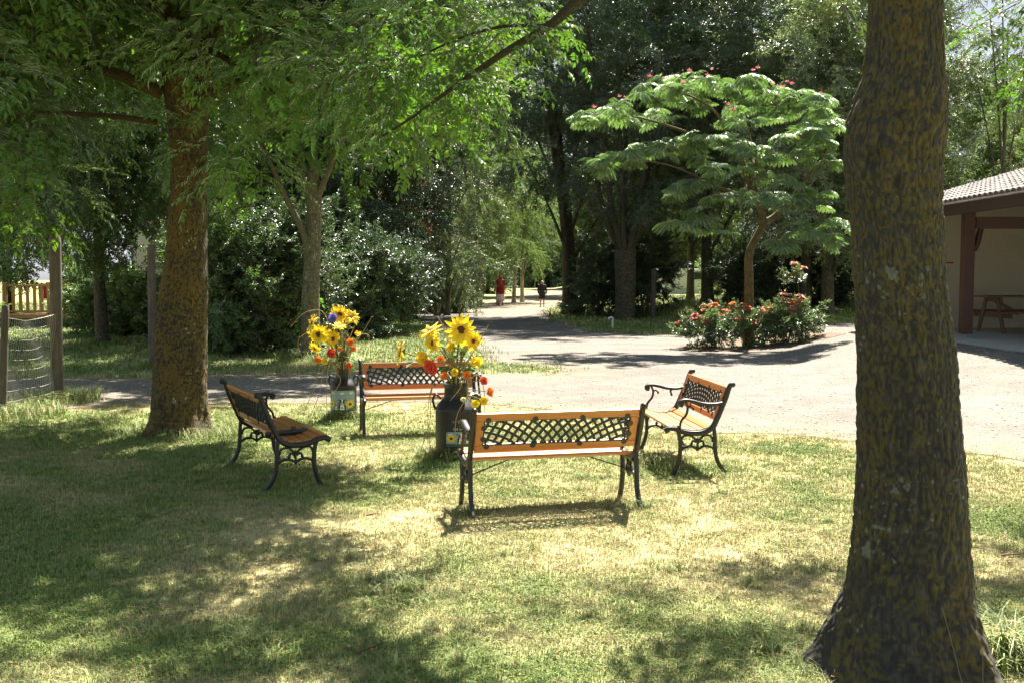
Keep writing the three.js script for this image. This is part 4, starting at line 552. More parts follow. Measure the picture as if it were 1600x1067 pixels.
stalks('dry straw stalks and leaves arching out of the smaller can', rootL, 41, [[[-0.1, 0.35, 0.1], [-0.22, 0.68, 0.1], [-0.42, 0.66, 0.12], [-0.58, 0.5, 0.1]], [[-0.05, 0.4, 0.05], [-0.1, 0.72, 0], [-0.06, 0.66, 0.05], [-0.02, 0.58, 0.05]], [[-0.1, 0.2, 0.15], [-0.2, 0.12, 0.2], [-0.3, -0.2, 0.25], [-0.42, -0.47, 0.25]], [[-0.08, 0.16, 0.15], [-0.18, 0.05, 0.2], [-0.24, -0.25, 0.22], [-0.35, -0.52, 0.25]], [[-0.06, 0.15, 0.2], [-0.13, 0.06, 0.22], [-0.16, -0.2, 0.2], [-0.17, -0.52, 0.2]], [[0.12, 0.25, 0.1], [0.25, 0.45, 0.1], [0.35, 0.62, 0.1]], [[0.1, 0.25, 0.15], [0.24, 0.42, 0.15], [0.32, 0.4, 0.15], [0.28, 0.25, 0.15]], [[-0.1, 0.1, 0.2], [-0.05, 0.0, 0.22], [0.0, -0.1, 0.2], [-0.12, -0.3, 0.22]], [[0.05, 0.12, 0.2], [0.1, 0.06, 0.22], [0.08, -0.15, 0.2]], [[-0.12, 0.3, 0.1], [-0.3, 0.45, 0.1], [-0.5, 0.35, 0.1], [-0.42, 0.05, 0.1]]]);
stalks('dry straw stalks and leaves sticking out of the larger can', rootR, 42, [[[0.1, 0.2, 0.08], [0.2, 0.36, 0.08], [0.3, 0.55, 0.08]], [[-0.08, 0.1, 0.15], [-0.18, 0.05, 0.2], [-0.24, -0.2, 0.2], [-0.22, -0.6, 0.2]], [[-0.1, 0.12, 0.15], [-0.2, 0.0, 0.2], [-0.22, -0.3, 0.22], [-0.3, -0.55, 0.25]], [[0.02, 0.1, 0.2], [0.06, 0.02, 0.24], [-0.04, -0.12, 0.22]], [[0.1, 0.08, 0.2], [0.12, -0.05, 0.24], [0.02, -0.25, 0.24], [0.0, -0.5, 0.24]], [[-0.06, 0.3, 0.05], [-0.1, 0.5, 0.05], [-0.16, 0.62, 0.05]], [[0.2, 0.1, 0.1], [0.26, -0.05, 0.1], [0.24, -0.5, 0.12]]]);
for (const [label, root, x, h] of [['thin dark rod standing among the flowers of the larger can', rootR, 0.035, 0.78], ['thin dark rod standing among the flowers of the smaller can', rootL, 0.0, 0.8]]) { const t = thing('plant_stick', label, 'stick', root); mesh('rod', tube([V(0.0, -0.1, -0.05), V(x, h, -0.08)], 0.007, 6), FM.dark, t); }
// ---------------------------------------------------------------- fence posts and wire
const postTex = dataTexture(128, 512, (u, v) => { const g = fbm(u * 14, v * 5, 601, 4, 14), k = fbm(u * 4, v * 9, 605, 3, 4); return mix3([0.045, 0.036, 0.026], [0.14, 0.115, 0.085], clamp(0.2 + 0.9 * g * (0.5 + k))).map((c, i) => (i === 1 ? c * (1 + 0.15 * (k - 0.5)) : c)); });
const postMat = std([1, 1, 1], 0.92, { map: postTex, bumpMap: postTex, bumpScale: 0.012 });
function roundPost(name, label, [x, z], h, r, lean = [0, 0], group) {
  const t = thing(name, label, 'post', [x, groundH(x, z), z], 0, group);
  const g = tube(smooth([[0, -0.1, 0], [lean[0] * 0.4, h * 0.4, lean[1] * 0.4], [lean[0], h, lean[1]]], 20), (f) => r * (1 - 0.06 * f) * (f > 0.985 ? 0.93 : 1), 18); mesh('shaft', g, postMat, t); return t;
}
roundPost('fence_post', 'tall round wooden post near the left edge, wire tied to it', [-5.94, -13.45], 2.17, 0.078, [0.03, 0], 'wooden fence posts');
roundPost('fence_post', 'tall round wooden post just left of the left tree trunk', [-6.32, -18.15], 2.18, 0.073, [0.02, 0], 'wooden fence posts');
roundPost('fence_post', 'short thin leaning post at the left edge holding the wire', [-6.0, -12.1], 1.3, 0.045, [0.09, 0.02], 'wooden fence posts');
{
  const t = thing('wire_fence', 'sagging wire mesh between the two left fence posts', 'fence', [-6.0, 0, -12.1]), wire = std([0.32, 0.31, 0.28], 0.45, { metalness: 0.75 }), A = V(0.03, 0, 0), B = V(0.07, 0, -1.35), C = V(-2.6, 0, 1.4), at = (f, y) => { const p = A.clone().lerp(B, f); return V(p.x + 0.04 * Math.sin(f * 9 + y * 5), y - 0.05 * Math.sin(Math.PI * f) * (0.3 + y), p.z); };
  for (let i = 0; i <= 9; i++) { const y = 0.04 + i * 0.125, p = []; for (let k = 0; k <= 12; k++) p.push(at(k / 12, y)); mesh('line_wire', tube(smooth(p, 16), 0.0026, 4), wire, t); }
  for (let i = 1; i < 34; i++) { const p = []; for (let k = 0; k <= 6; k++) p.push(at(i / 34, 0.04 + (k / 6) * 1.125)); mesh('stay_wire', tube(p, 0.0023, 4), wire, t); }
  for (let i = 0; i <= 9; i += 1) { const y = 0.04 + i * 0.125; mesh('line_wire', tube(smooth([[A.x, y, A.z], [lerp(A.x, C.x, 0.5), y - 0.1, lerp(A.z, C.z, 0.5)], [C.x, y, C.z]], 8), 0.0026, 4), wire, t); }
}
// ---------------------------------------------------------------- holiday home with its deck
{
  const x0 = -12.1, x1 = -7.4, z0 = -33, t = thing('holiday_home', 'pale holiday home with red roof edge behind the left tree', 'cabin', [x0, 0, z0]), cream = std([0.5, 0.47, 0.38], 0.8), red = std([0.3, 0.05, 0.03], 0.6), white = std([0.72, 0.71, 0.67], 0.6), L = x1 - x0;
  // gable end faces the lawn; the ridge runs away from it
  const wall = new THREE.Shape([[0, 0.45], [L, 0.45], [L, 2.5], [0.9, 3.25], [0, 3.05]].map(([a, b]) => new THREE.Vector2(a, b)));
  mesh('wall', new THREE.ExtrudeGeometry(wall, { depth: 7, bevelEnabled: false }).translate(0, 0, -7), cream, t);
  for (let i = 0; i < 9; i++) mesh('cladding_board', box(L - 0.02, 0.16, 0.02, L / 2, 0.6 + i * 0.2, 0.0125), cream, t);
  const slope = Math.atan2(-0.75, L - 0.9);
  const roof = mesh('roof', box(L - 0.6 + 0.5, 0.08, 7.6, 0, 0, 0).rotateZ(slope).translate((L + 1.2) / 2, 2.97, -3.4), std([0.3, 0.13, 0.09], 0.8), t);
  mesh('red_trim', box(L - 0.1, 0.17, 0.05).rotateZ(slope).translate((L + 1.2) / 2, 2.9, 0.42), red, t); mesh('gutter', box(L - 0.1, 0.06, 0.09).rotateZ(slope).translate((L + 1.2) / 2, 3.02, 0.43), white, t);
  const win = mesh('window', box(1.5, 1.15, 0.05, 1.75, 1.75, 0.03), white, t); mesh('pane', box(0.64, 0.98, 0.02, 1.4, 1.76, 0.055), phys([0.02, 0.025, 0.03], 0.08, { clearcoat: 1 }), win); mesh('pane', box(0.64, 0.98, 0.02, 2.1, 1.76, 0.055), phys([0.02, 0.025, 0.03], 0.08, { clearcoat: 1 }), win); mesh('sill', box(1.66, 0.05, 0.14, 1.75, 1.15, 0.08), white, win);
  mesh('base', box(L - 0.3, 0.45, 6.6, L / 2, 0.22, -3.5), std([0.2, 0.19, 0.17], 0.9), t);
}
{
  const pine = std([0.34, 0.19, 0.07], 0.7), t = thing('wooden_deck', 'raised wooden deck with slatted railing at the far left', 'deck', [-15.7, 0, -32]);
  mesh('floor', box(3.4, 0.1, 2.6, 1.6, 0.39, -1.2), pine, t); mesh('fascia', box(3.44, 0.12, 0.04, 1.6, 0.38, 0.125), pine, t);
  for (const x of [0.05, 1.4, 2.75]) { mesh('leg', box(0.12, 0.34, 0.12, x, 0.17, 0), pine, t); const p = mesh('railing_post', box(0.1, 0.95, 0.1, x, 0.915, 0), pine, t); mesh('cap', box(0.13, 0.04, 0.13, x, 1.41, 0), pine, p); }
  for (const x of [0.73, 2.08]) { mesh('handrail', box(1.24, 0.05, 0.12, x, 1.33, 0), pine, t); mesh('bottom_rail', box(1.24, 0.06, 0.05, x, 0.53, 0), pine, t); }
  for (const x of [0.3, 0.52, 0.74, 0.96, 1.18, 1.65, 1.87, 2.09, 2.31, 2.53]) mesh('baluster', box(0.1, 0.745, 0.028, x, 0.932, 0.005), pine, t);
  const fabric = std([0.36, 0.05, 0.035], 0.9), tube_ = std([0.6, 0.6, 0.6], 0.4, { metalness: 0.6 });
  for (const [x, turn, label] of [[-14.75, 0.5, 'red folding chair on the deck behind the left balusters'], [-13.7, -0.6, 'red folding chair on the deck partly behind the fence post']]) {
    const c = thing('folding_chair', label, 'chair', [x, 0.44, -32.9], turn, 'red chairs on the deck');
    mesh('seat', box(0.45, 0.03, 0.42, 0, 0.42, 0), fabric, c); mesh('backrest', box(0.45, 0.5, 0.03, 0, 0.72, -0.24).rotateX(-0.1), fabric, c);
    for (const s of [-1, 1]) { mesh('leg', tube([V(s * 0.23, 0, 0.22), V(s * 0.23, 0.45, -0.2), V(s * 0.23, 0.98, -0.32)], 0.012, 6), tube_, c); mesh('leg', tube([V(s * 0.23, 0, -0.25), V(s * 0.23, 0.43, 0.2)], 0.012, 6), tube_, c); mesh('arm', box(0.04, 0.025, 0.4, s * 0.25, 0.62, -0.05), tube_, c); }
  }
}
// ---------------------------------------------------------------- open shelter on the right
{
  const x0 = 8.15, zf = -24.4, y0 = 0.4, t = thing('picnic_shelter', 'open shelter with tiled roof and red-brown timber posts', 'shelter', [x0, y0, zf]);
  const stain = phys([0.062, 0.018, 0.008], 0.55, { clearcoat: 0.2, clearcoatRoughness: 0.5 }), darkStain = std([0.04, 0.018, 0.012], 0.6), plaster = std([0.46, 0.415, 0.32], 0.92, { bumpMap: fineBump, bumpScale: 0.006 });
  mesh('back_wall', new THREE.ExtrudeGeometry(new THREE.Shape([[0.55, 0], [9.9, 0], [9.9, 2.6], [5.2, 3.93], [0.55, 2.6]].map((p) => new THREE.Vector2(...p))), { depth: 0.2, bevelEnabled: false }).translate(0, 0.041, 0.45), plaster, t);
  mesh('wall_stripe', box(0.62, 0.035, 0.006, 1.1, 1.55, 0.654), std([0.3, 0.03, 0.03], 0.7), t); mesh('wall_stripe', box(0.4, 0.035, 0.006, 1.75, 1.53, 0.654), std([0.3, 0.03, 0.03], 0.7), t);
  mesh('notice', box(0.55, 0.26, 0.006, 1.08, 1.38, 0.654), std([0.5, 0.49, 0.44], 0.8), t);
  mesh('floor_slab', box(9.5, 0.16, 11.8, 0.1 + 4.75, -0.04, 5.9), std([0.4, 0.38, 0.34], 0.95, { bumpMap: fineBump, bumpScale: 0.004 }), t);
  const slope = 0.283, pitch = Math.atan(slope), len = 5.2 / Math.cos(pitch);
  for (const z of [4.4, 9.6]) {
    const p = mesh('post', box(0.2, 2.32, 0.2, 0.62, 1.28, z, 0.01), stain, t); mesh('shoe', new THREE.CylinderGeometry(0.025, 0.025, 0.12, 8).translate(0.62, 0.09, z), std([0.3, 0.3, 0.3], 0.4, { metalness: 0.8 }), p); mesh('base_plate', box(0.16, 0.012, 0.16, 0.62, 0.046, z), std([0.3, 0.3, 0.3], 0.4, { metalness: 0.8 }), p);
    mesh('cross_beam', box(7, 0.22, 0.16, 0.74 + 3.5, 2.25, z), stain, t);
    mesh('knee_brace', tube([V(0.74, 1.72, z), V(0.8, 1.86, z), V(0.86, 2.14, z)], 0.045, 8, { flat: 0.05, binormal: [0, 0, 1] }), stain, t);
  }
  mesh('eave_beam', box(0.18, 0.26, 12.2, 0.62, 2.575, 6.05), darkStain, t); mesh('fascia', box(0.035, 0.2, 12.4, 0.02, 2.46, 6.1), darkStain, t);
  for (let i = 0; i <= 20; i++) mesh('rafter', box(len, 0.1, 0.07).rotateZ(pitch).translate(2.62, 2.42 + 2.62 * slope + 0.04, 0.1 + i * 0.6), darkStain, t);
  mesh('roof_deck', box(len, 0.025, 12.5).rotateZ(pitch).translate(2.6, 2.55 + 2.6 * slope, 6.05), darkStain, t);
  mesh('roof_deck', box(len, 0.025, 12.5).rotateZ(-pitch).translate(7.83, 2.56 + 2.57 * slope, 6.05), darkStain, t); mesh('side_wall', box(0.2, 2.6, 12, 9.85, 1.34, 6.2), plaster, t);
  // courses of barrel tiles: half rounds running up the slope, lapped course on course
  const tileTex = dataTexture(256, 256, (u, v) => { const n = fbm(u * 26, v * 26, 701, 4, 26, 26), l = fbm(u * 60, v * 60, 703, 3, 60, 60); return mix3(mix3([0.13, 0.105, 0.088], [0.19, 0.17, 0.145], n), [0.22, 0.215, 0.195], sstep(0.52, 0.66, l) * 0.8); });
  const tileMat = std([1, 1, 1], 0.9, { map: tileTex });
  const up = V(Math.cos(pitch), Math.sin(pitch), 0), nrm = V(-Math.sin(pitch), Math.cos(pitch), 0), w = 0.2, course = 0.38, R = rngOf(71), half = [];
  const variants = [0, 1, 2].map((k) => { const pos = [], uv = [], idx = [], S = 7; for (let e = 0; e < 2; e++) for (let i = 0; i <= S; i++) { const a = (i / S) * Math.PI, r = e ? 0.076 : 0.088; for (const q of [r, r - 0.014]) { const b = V(0, 0, 0).addScaledVector(up, e * 0.46).addScaledVector(nrm, Math.sin(a) * q * 0.8 + (e ? 0 : 0.014)); pos.push(b.x, b.y, Math.cos(a) * q); uv.push(k * 0.3 + i * 0.02, e * 0.4); } } const W = 2 * (S + 1); for (let i = 0; i < S; i++) { const a = i * 2, b = a + W; idx.push(a, b, a + 2, a + 2, b, b + 2, a + 1, a + 3, b + 1, a + 3, b + 3, b + 1, a, a + 2, a + 1, a + 1, a + 2, a + 3); } const g = new THREE.BufferGeometry(); g.setAttribute('position', new THREE.Float32BufferAttribute(pos, 3)); g.setAttribute('uv', new THREE.Float32BufferAttribute(uv, 2)); g.setIndex(idx); g.computeVertexNormals(); return g; });
  const rows = Math.floor(len / course);
  for (let c = 0; c < 62; c++) {                                     // the front course one by one, the rest joined per row of the roof
    const z = 0.0 + c * w; for (let r = 0; r < rows; r++) { const p = V(-0.06, 2.575, z).addScaledVector(up, r * course).add(V(0, 0, (R() - 0.5) * 0.012)); if (r === 0) { const o = mesh('eave_tile', variants[c % 3], tileMat, t); o.position.copy(p); } else half.push(variants[(c + r) % 3].clone().translate(p.x, p.y + (R() - 0.5) * 0.006, p.z)); }
  }
  const rest = mesh('roof_tiles', mergeGeometries(half), tileMat, t); rest.userData.kind = 'stuff';
}
{
  const pine = std([0.15, 0.085, 0.045], 0.7), t = thing('picnic_table', 'wooden picnic table with attached benches under the shelter', 'table', [10.8, 0.44, -21.9], 0.06);
  for (let i = 0; i < 5; i++) mesh('top_plank', box(1.9, 0.04, 0.14, 0, 0.76, -0.3 + i * 0.15, 0.006), pine, t);
  for (const z of [-0.68, 0.68]) for (const d of [0, 0.14]) mesh('seat_plank', box(1.9, 0.04, 0.13, 0, 0.44, z + (d - 0.07), 0.006), pine, t);
  for (const x of [-0.68, 0.68]) { for (const s of [-1, 1]) mesh('leg', tube([V(x, 0, s * 0.52), V(x, 0.74, s * 0.22)], 0.05, 8, { flat: 0.022, binormal: [1, 0, 0] }), pine, t); mesh('seat_bearer', box(0.04, 0.1, 1.5, x + 0.03, 0.37, 0), pine, t); mesh('top_bearer', box(0.04, 0.09, 0.7, x + 0.03, 0.69, 0), pine, t); mesh('brace', tube([V(x * 0.92, 0.68, 0), V(x * 0.15, 0.4, 0)], 0.04, 8, { flat: 0.02, binormal: [0, 0, 1] }), pine, t); }
}
// ---------------------------------------------------------------- rose bushes
{
  const petal = new Leaves(), R0 = rngOf(81); for (let k = 0; k < 3; k++) for (let i = 0; i < 6; i++) { const a = (i / 6) * 6.283 + k, u = 0.25 + k * 0.42; petal.leaf(V(Math.cos(a) * 0.006, 0, Math.sin(a) * 0.006), V(Math.cos(a), u, Math.sin(a)).normalize(), V(-Math.cos(a) * u, 1, -Math.sin(a) * u).normalize(), 0.055 - k * 0.008, 0.05, 0.12, [0.9 + 0.2 * R0(), 0.9 + 0.3 * R0(), 1], 0); }
  const pg = petal.build(), tones = [[0.6, 0.2, 0.09], [0.68, 0.3, 0.1], [0.6, 0.26, 0.19], [0.64, 0.36, 0.26], [0.48, 0.13, 0.09]].map((c) => leafMat(c, 0.35, 0, 0.5));
  const bushes = [[4.15, -23.1, 0.7, 0.42, 'rose bush with red blooms at the left end of the bed', [4]], [4.65, -23.5, 0.92, 0.46, 'rose bush with bright orange blooms left of the silk tree trunk', [1, 0]], [5.15, -22.9, 0.62, 0.44, 'low rose bush in front of the silk tree trunk', [4, 2]], [5.65, -23.2, 0.8, 0.44, 'rose bush with orange-red blooms right of the silk tree trunk', [0]], [6.05, -22.8, 0.8, 0.44, 'rose bush with pale orange blooms near the right end of the bed', [1, 3]], [6.35, -23.1, 0.95, 0.42, 'tallest rose bush with salmon pink blooms at the right end of the bed', [2, 3, 0]]];
  bushes.forEach(([x, z, h, r, label, tn], i) => {
    const t = thing('rose_bush', label, 'rose bush', [x, groundH(x, z) + 0.01, z], 0, 'rose bushes under the silk tree'), R = rngOf(820 + i), tops = [];
    for (let k = 0; k < 8; k++) { const a = R() * 6.3, q = Math.sqrt(R()) * r * 0.9, e = V(Math.cos(a) * q, h * (0.75 + 0.3 * R()), Math.sin(a) * q * 0.8); tops.push(e); mesh('cane', tube(smooth([[e.x * 0.2, 0, e.z * 0.2], [e.x * 0.7, e.y * 0.5, e.z * 0.7], e], 8), (f) => 0.009 - 0.005 * f, 5), FM.stem, t); }
    if (i === 5) { tops.push(V(0.0, 1.62, 0), V(0.1, 1.55, 0.05), V(-0.08, 1.45, 0.02)); mesh('cane', tube(smooth([[0, 0, 0], [0.05, 0.8, 0], [0.0, 1.6, 0]], 10), 0.008, 5), FM.stem, t); }
    crown('foliage', 'rose', fill([[0, h * 0.42, 0, r, h * 0.36, r * 0.8], [r * 0.3, h * 0.62, 0.1, r * 0.6, h * 0.25, r * 0.6, 0.8], ...(i === 5 ? [[0, 1.25, 0, 0.2, 0.22, 0.2]] : [])], 250, 830 + i, { scale: [0.7, 1.1], droop: -0.4 }), LM.rose, t, 840 + i);
    for (const e of tops) for (let k = 0, n = 2 + Math.floor(R() * 4); k < n; k++) { const o = mesh('bloom', pg, tones[tn[Math.floor(R() * tn.length)]], t); o.position.copy(e).add(V((R() - 0.5) * 0.2, (R() - 0.4) * 0.12, (R() - 0.5) * 0.16)); o.rotation.set(0.5 * (R() - 0.3), R() * 6, 0.5 * (R() - 0.5)); o.scale.setScalar(1.15 + 0.6 * R()); }
  });
}
// ---------------------------------------------------------------- small posts by the lane, and a van beyond the trees
roundPost('boundary_post', 'grey weathered post in front of the dark trees', [5.2, -38.2], 1.85, 0.1, [0.02, 0]);
{ const t = thing('water_tap', 'small white tap post on the grass verge by the lane', 'tap', [3.05, 0, -31.4]), w = std([0.7, 0.72, 0.74], 0.4); mesh('pipe', tube([V(0, 0, 0), V(0, 0.33, 0)], 0.03, 10), w, t); mesh('spout', tube(smooth([[0, 0.3, 0], [0.0, 0.36, 0.02], [-0.1, 0.36, 0.03], [-0.13, 0.31, 0.03]], 8), 0.026, 8), w, t); }
{
  const t = thing('parked_van', 'white van glaring in the sun between the dark trunks', 'van', [11.8, 0, -70], 0.35), white = phys([0.8, 0.8, 0.8], 0.3, { clearcoat: 0.8 }), black = std([0.02, 0.02, 0.02], 0.7);
  const s = new THREE.Shape(); s.moveTo(-2.3, 0.35); s.lineTo(2.25, 0.35); s.quadraticCurveTo(2.4, 0.9, 2.2, 1.0); s.lineTo(1.45, 1.15); s.quadraticCurveTo(1.0, 1.95, 0.6, 2.0); s.lineTo(-2.1, 2.02); s.quadraticCurveTo(-2.35, 1.95, -2.35, 1.6); s.closePath();
  mesh('body', new THREE.ExtrudeGeometry(s, { depth: 1.7, bevelEnabled: true, bevelSize: 0.06, bevelThickness: 0.06, bevelSegments: 2 }).translate(0, 0, -0.85), white, t);
  mesh('windscreen', box(0.04, 0.85, 1.45).rotateZ(0.62).translate(1.27, 1.52, 0), phys([0.03, 0.035, 0.04], 0.05, { clearcoat: 1 }), t); mesh('side_window', box(0.8, 0.5, 0.03, 0.3, 1.6, 0.92), phys([0.03, 0.035, 0.04], 0.05, { clearcoat: 1 }), t);
  for (const x of [-1.5, 1.45]) for (const z of [-0.78, 0.78]) { const w = mesh('wheel', new THREE.CylinderGeometry(0.33, 0.33, 0.2, 20).rotateX(Math.PI / 2).translate(x, 0.33, z), black, t); mesh('rim', new THREE.CylinderGeometry(0.19, 0.19, 0.21, 14).rotateX(Math.PI / 2).translate(x, 0.33, z), std([0.5, 0.5, 0.5], 0.4, { metalness: 0.7 }), w); }
}
// ---------------------------------------------------------------- two people on the lane
function fieldMesh(dist, [x0, y0, z0], size, res) {
  const mc = new MarchingCubes(res, new THREE.MeshBasicMaterial(), false, false, 60000); mc.isolation = 0; const n = mc.size;
  for (let k = 0; k < n; k++) for (let j = 0; j < n; j++) for (let i = 0; i < n; i++) mc.field[i + j * n + k * n * n] = -dist(x0 + (i / (n - 1) - 0.5) * size, y0 + (j / (n - 1) - 0.5) * size, z0 + (k / (n - 1) - 0.5) * size) * 20;
  mc.update(); const c = mc.count, p = new Float32Array(c * 3), q = new Float32Array(c * 3);
  // the library maps cell i to (i - n/2) / (n/2)
  for (let v = 0; v < c; v++) { const o = [x0, y0, z0]; for (let a = 0; a < 3; a++) { const cell = mc.positionArray[v * 3 + a] * (n / 2) + n / 2; p[v * 3 + a] = o[a] + (cell / (n - 1) - 0.5) * size; q[v * 3 + a] = mc.normalArray[v * 3 + a]; } }
  const g = new THREE.BufferGeometry(); g.setAttribute('position', new THREE.BufferAttribute(p, 3)); g.setAttribute('normal', new THREE.BufferAttribute(q, 3)); g.computeVertexNormals(); return g;
}
const capsule = (x, y, z, [ax, ay, az], [bx, by, bz], ra, rb) => { const dx = bx - ax, dy = by - ay, dz = bz - az, t = clamp(((x - ax) * dx + (y - ay) * dy + (z - az) * dz) / (dx * dx + dy * dy + dz * dz || 1)); return Math.hypot(x - ax - dx * t, y - ay - dy * t, z - az - dz * t) - lerp(ra, rb, t); };
const smin = (a, b, k = 0.03) => { const h = clamp(0.5 + (0.5 * (b - a)) / k); return lerp(b, a, h) - k * h * (1 - h); };
const bones = (list, k) => (x, y, z) => list.reduce((d, [a, b, ra, rb]) => smin(d, capsule(x, y, z, a, b, ra, rb), k), 9);
function person(label, [x, z], turn, S, skin, parts) {
  const t = thing('person', label, 'person', [x, groundH(x, z) + 0.006, z], turn);
  const body = bones([[[0, 1.5, 0], [0, 1.56, 0.01], 0.088, 0.095], [[0, 1.4, 0], [0, 1.5, 0], 0.05, 0.05], [[-0.14, 1.35, 0], [0.14, 1.35, 0], 0.07, 0.07], [[0, 1.3, 0], [0, 0.95, 0], 0.13, 0.12], [[-0.08, 0.9, 0], [0.08, 0.9, 0], 0.11, 0.11],
    [[-0.09, 0.88, 0], [-0.1, 0.48, 0.04], 0.08, 0.055], [[-0.1, 0.48, 0.04], [-0.1, 0.06, -0.06], 0.052, 0.035], [[0.09, 0.88, 0], [0.1, 0.48, 0.02], 0.08, 0.055], [[0.1, 0.48, 0.02], [0.1, 0.06, 0.1], 0.052, 0.035], [[-0.1, 0.045, -0.07], [-0.1, 0.03, 0.08], 0.04, 0.03], [[0.1, 0.045, 0.08], [0.1, 0.03, 0.22], 0.04, 0.03],
    [[-0.19, 1.36, 0], [-0.23, 1.1, -0.03], 0.05, 0.04], [[-0.23, 1.1, -0.03], [-0.23, 0.87, 0.05], 0.038, 0.028], [[-0.23, 0.87, 0.05], [-0.22, 0.74, 0.08], 0.034, 0.02], [[0.19, 1.36, 0], [0.23, 1.1, 0.02], 0.05, 0.04], [[0.23, 1.1, 0.02], [0.24, 0.87, 0.1], 0.038, 0.028], [[0.24, 0.87, 0.1], [0.23, 0.74, 0.12], 0.034, 0.02], [[0, 1.53, 0.09], [0, 1.51, 0.115], 0.018, 0.014]], 0.03);
  mesh('body', fieldMesh(body, [0, 0.85, 0], 1.9, 96), skin, t);
  for (const [name, list, m, k] of parts) mesh(name, fieldMesh(bones(list, k ?? 0.04), [0, 0.85, 0], 1.9, 84), m, t);
  t.scale.setScalar(S); return t;
}
const skin = std([0.42, 0.24, 0.16], 0.6);
person('woman with long auburn hair, dark red top and pale skirt walking away', [-0.62, -55.8], Math.PI + 0.1, 0.98, skin, [
  ['dress_top', [[[-0.13, 1.35, 0], [0.13, 1.35, 0], 0.1, 0.1], [[0, 1.3, 0], [0, 0.72, 0], 0.16, 0.22], [[-0.19, 1.36, 0], [-0.22, 1.16, -0.02], 0.062, 0.058], [[0.19, 1.36, 0], [0.22, 1.16, 0.02], 0.062, 0.058]], std([0.2, 0.012, 0.014], 0.9)],
  ['skirt', [[[0, 0.8, 0], [0, 0.42, 0.01], 0.19, 0.225], [[-0.06, 0.6, 0], [-0.09, 0.36, 0.02], 0.14, 0.15], [[0.06, 0.6, 0], [0.09, 0.36, 0.03], 0.14, 0.15]], std([0.66, 0.52, 0.5], 0.9)],
  ['hair', [[[0, 1.55, -0.02], [0, 1.58, -0.01], 0.115, 0.11], [[0, 1.5, -0.07], [0, 1.18, -0.11], 0.11, 0.09]], std([0.22, 0.05, 0.025], 0.6)],
  ['shoe', [[[-0.1, 0.045, -0.07], [-0.1, 0.035, 0.09], 0.05, 0.042], [[0.1, 0.045, 0.08], [0.1, 0.035, 0.23], 0.05, 0.042]], std([0.06, 0.02, 0.015], 0.7), 0.01]]);
person('boy in dark jacket and dark shorts walking on the lane', [1.56, -53.6], 0.1, 0.8, skin, [
  ['jacket', [[[-0.14, 1.36, 0], [0.14, 1.36, 0], 0.1, 0.1], [[0, 1.3, 0], [0, 0.85, 0], 0.165, 0.17], [[-0.19, 1.36, 0], [-0.25, 1.1, -0.03], 0.075, 0.065], [[-0.25, 1.1, -0.03], [-0.25, 0.9, 0.04], 0.062, 0.05], [[0.19, 1.36, 0], [0.25, 1.1, 0.02], 0.075, 0.065], [[0.25, 1.1, 0.02], [0.26, 0.9, 0.09], 0.062, 0.05]], std([0.016, 0.016, 0.022], 0.9)],
  ['shorts', [[[-0.08, 0.9, 0], [0.08, 0.9, 0], 0.13, 0.13], [[-0.09, 0.88, 0], [-0.1, 0.58, 0.03], 0.11, 0.1], [[0.09, 0.88, 0], [0.1, 0.58, 0.02], 0.11, 0.1]], std([0.02, 0.02, 0.026], 0.9)],
  ['hair', [[[0, 1.6, -0.025], [0, 1.57, -0.04], 0.1, 0.098]], std([0.3, 0.2, 0.09], 0.7)],
  ['shoe', [[[-0.1, 0.045, -0.07], [-0.1, 0.035, 0.09], 0.05, 0.042], [[0.1, 0.045, 0.08], [0.1, 0.035, 0.23], 0.05, 0.042]], std([0.3, 0.2, 0.14], 0.7), 0.01]]);
// ---------------------------------------------------------------- lawn: tufts of blades, fallen leaves, pebbles
function tuft(seed, blades, h, w, spread) {
  const R = rngOf(seed), p = [], c = [], idx = [];
  for (let i = 0; i < blades; i++) {
    const a = R() * 6.283, q = Math.sqrt(R()) * spread, x = Math.cos(a) * q, z = Math.sin(a) * q, b = R() * 6.283, l = h * (0.5 + 0.8 * R()), tip = 0.45 + 0.95 * R(), dx = Math.cos(b), dz = Math.sin(b), k = p.length / 3, v = 0.72 + 0.5 * R(), dry = R() < 0.2 ? 1 : 0, col = [v * (1 + 0.8 * dry), v * (1 + 0.15 * dry), v * (1 + 0.5 * dry)];
    p.push(x - dz * w / 2, -0.01, z + dx * w / 2, x + dz * w / 2, -0.01, z - dx * w / 2, x + dx * l * tip * 0.35 - dz * w * 0.35, l * 0.6, z + dz * l * tip * 0.35 + dx * w * 0.35, x + dx * l * tip * 0.35 + dz * w * 0.35, l * 0.6, z + dz * l * tip * 0.35 - dx * w * 0.35, x + dx * l * tip, l * (0.95 - 0.3 * tip), z + dz * l * tip);
    for (let j = 0; j < 5; j++) c.push(...col); idx.push(k, k + 1, k + 2, k + 1, k + 3, k + 2, k + 2, k + 3, k + 4);
  }
  const g = new THREE.BufferGeometry(); g.setAttribute('position', new THREE.Float32BufferAttribute(p, 3)); g.setAttribute('color', new THREE.Float32BufferAttribute(c, 3)); g.setIndex(idx); g.computeVertexNormals(); return g;
}
const grassMat = phys([1, 1, 1], 0.75, { clearcoat: 0.15, clearcoatRoughness: 0.5, vertexColors: true, side: THREE.DoubleSide });
